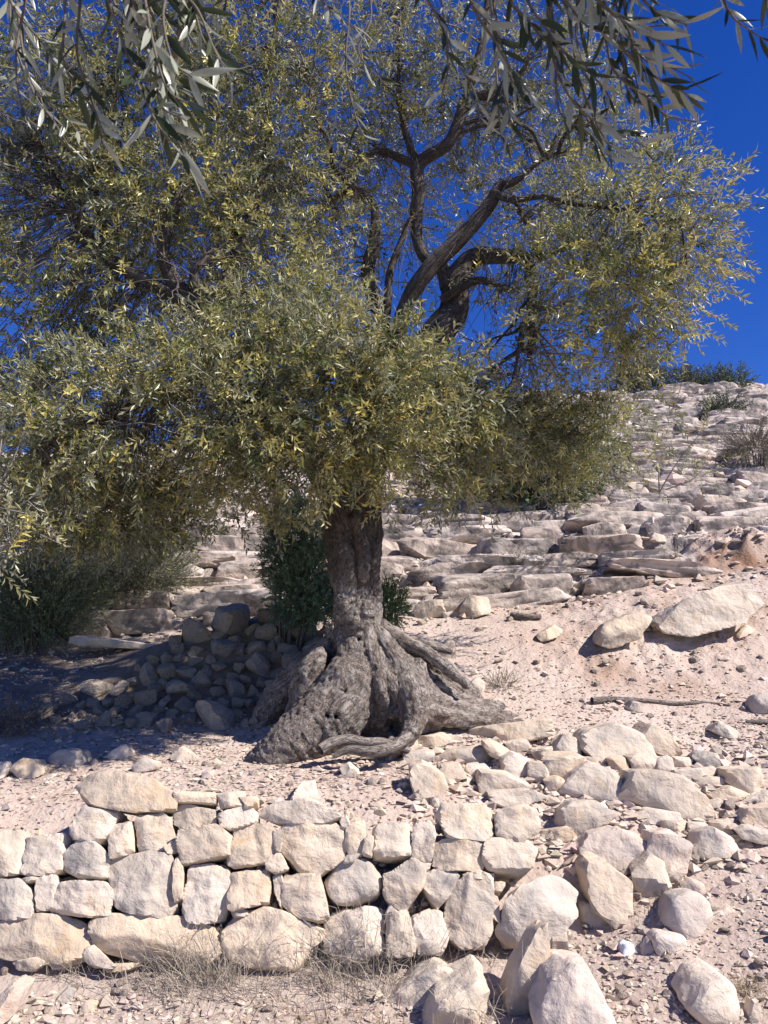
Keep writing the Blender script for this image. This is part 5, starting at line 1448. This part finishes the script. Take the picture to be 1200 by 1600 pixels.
for si, (pts, nl, cm) in enumerate(SHOOT):
    P = np.array([at(*q) for q in pts])
    sho, PP = tube_obj('shoot', P, np.linspace(0.0028, 0.0010, len(P)), near, near_base, 5, 90 + si, 0.0, 'twig', 6)
    # the wood that carries it, up to a limb
    L = np.concatenate([np.array(x) for x in NLIMB]); top = P[0]
    j = L[np.argmin(((L - top) ** 2).sum(1))]
    tube_obj('branch', [j, (j + top) / 2 + np.array([0, 0, .06]), top], [0.008, 0.005, 0.0028], near, near_base, 6, 120 + si, 0.0, 'twig', 5)
    T = np.gradient(PP, axis=0); T /= np.linalg.norm(T, axis=1)[:, None]
    lo_ = 2
    ii = np.linspace(lo_, len(PP) - 3, nl // 2 + 1).astype(int)
    for k, i in enumerate(ii):
        r0 = g.normal(size=3); side = np.cross(T[i], r0); side /= np.linalg.norm(side)
        if k % 2: side = np.cross(T[i], side)
        for sgn in (1, -1):
            if g.uniform() < 0.08: continue
            e = R(g.uniform(22, 55))
            d = T[i] * math.cos(e) + side * sgn * math.sin(e) + np.array([0, 0, -0.18])
            d /= np.linalg.norm(d)
            ln = cm * 0.01 * g.uniform(0.55, 1.05)
            n_leaf += 1
            x = np.cross(d, g.normal(size=3)); x /= np.linalg.norm(x); y = np.cross(d, x)
            if n_leaf > 300:
                me = BL[g.integers(8)]; co = np.zeros(len(me.vertices) * 3, np.float32); me.vertices.foreach_get('co', co); co = co.reshape(-1, 3) * ln
                fo = sum(len(q) for q in far_V)
                far_V.append(co[:, :1] * x + co[:, 1:2] * y + co[:, 2:3] * d + PP[i] - near_base)
                far_F.append(np.array([p.vertices[:] for p in me.polygons]) + fo)
                far_C.append(np.array(TINTS[g.integers(4)])[None].repeat(len(co), 0) * g.uniform(0.8, 1.3))
                continue
            o = bpy.data.objects.new('leaf', BL[g.integers(8)]); C.objects.link(o)
            o.parent = sho
            m = Matrix(((x[0] * ln, y[0] * ln, d[0] * ln, 0), (x[1] * ln, y[1] * ln, d[1] * ln, 0), (x[2] * ln, y[2] * ln, d[2] * ln, 0), (0, 0, 0, 1)))
            m.translation = Vector(PP[i] - near_base)
            o.matrix_local = m

me = new_mesh('foliage', np.concatenate(far_V), np.concatenate(far_F)); add_color(me, np.concatenate(far_C))
o = obj('foliage', me, M['nearleaf'], near); o['kind'] = 'stuff'
TRIS = ('TRIS', sum(len(o.data.loops) - 2 * len(o.data.polygons) for o in bpy.data.objects if o.type == 'MESH'))
# the rest of that tree's crown overhead, out of view; it shades the right-hand shoots
gq = np.random.default_rng(5)
cp = np.concatenate([np.array([1.25, 0.75, 3.0]) + gq.normal(0, 1, (420, 3)) * np.array([0.33, 0.30, 0.16]), np.array([-1.3, -0.5, 3.1]) + gq.normal(0, 1, (420, 3)) * np.array([0.6, 0.45, 0.25])])
leaf_cloud('foliage', cp, gq.normal(size=cp.shape), np.stack([GREEN, OLIVE, GREY])[gq.integers(0, 3, len(cp))], gq.uniform(0.9, 1.3, len(cp)), near, near_base, 55)
tube_obj('limb', [(-1.0, 0.2, 2.75), (-0.2, 0.3, 3.0), (0.6, 0.5, 3.05), (1.4, 0.8, 3.05)], [0.035, 0.028, 0.02, 0.008], near, near_base, 9, 88, 0.15, 'bark', 6)
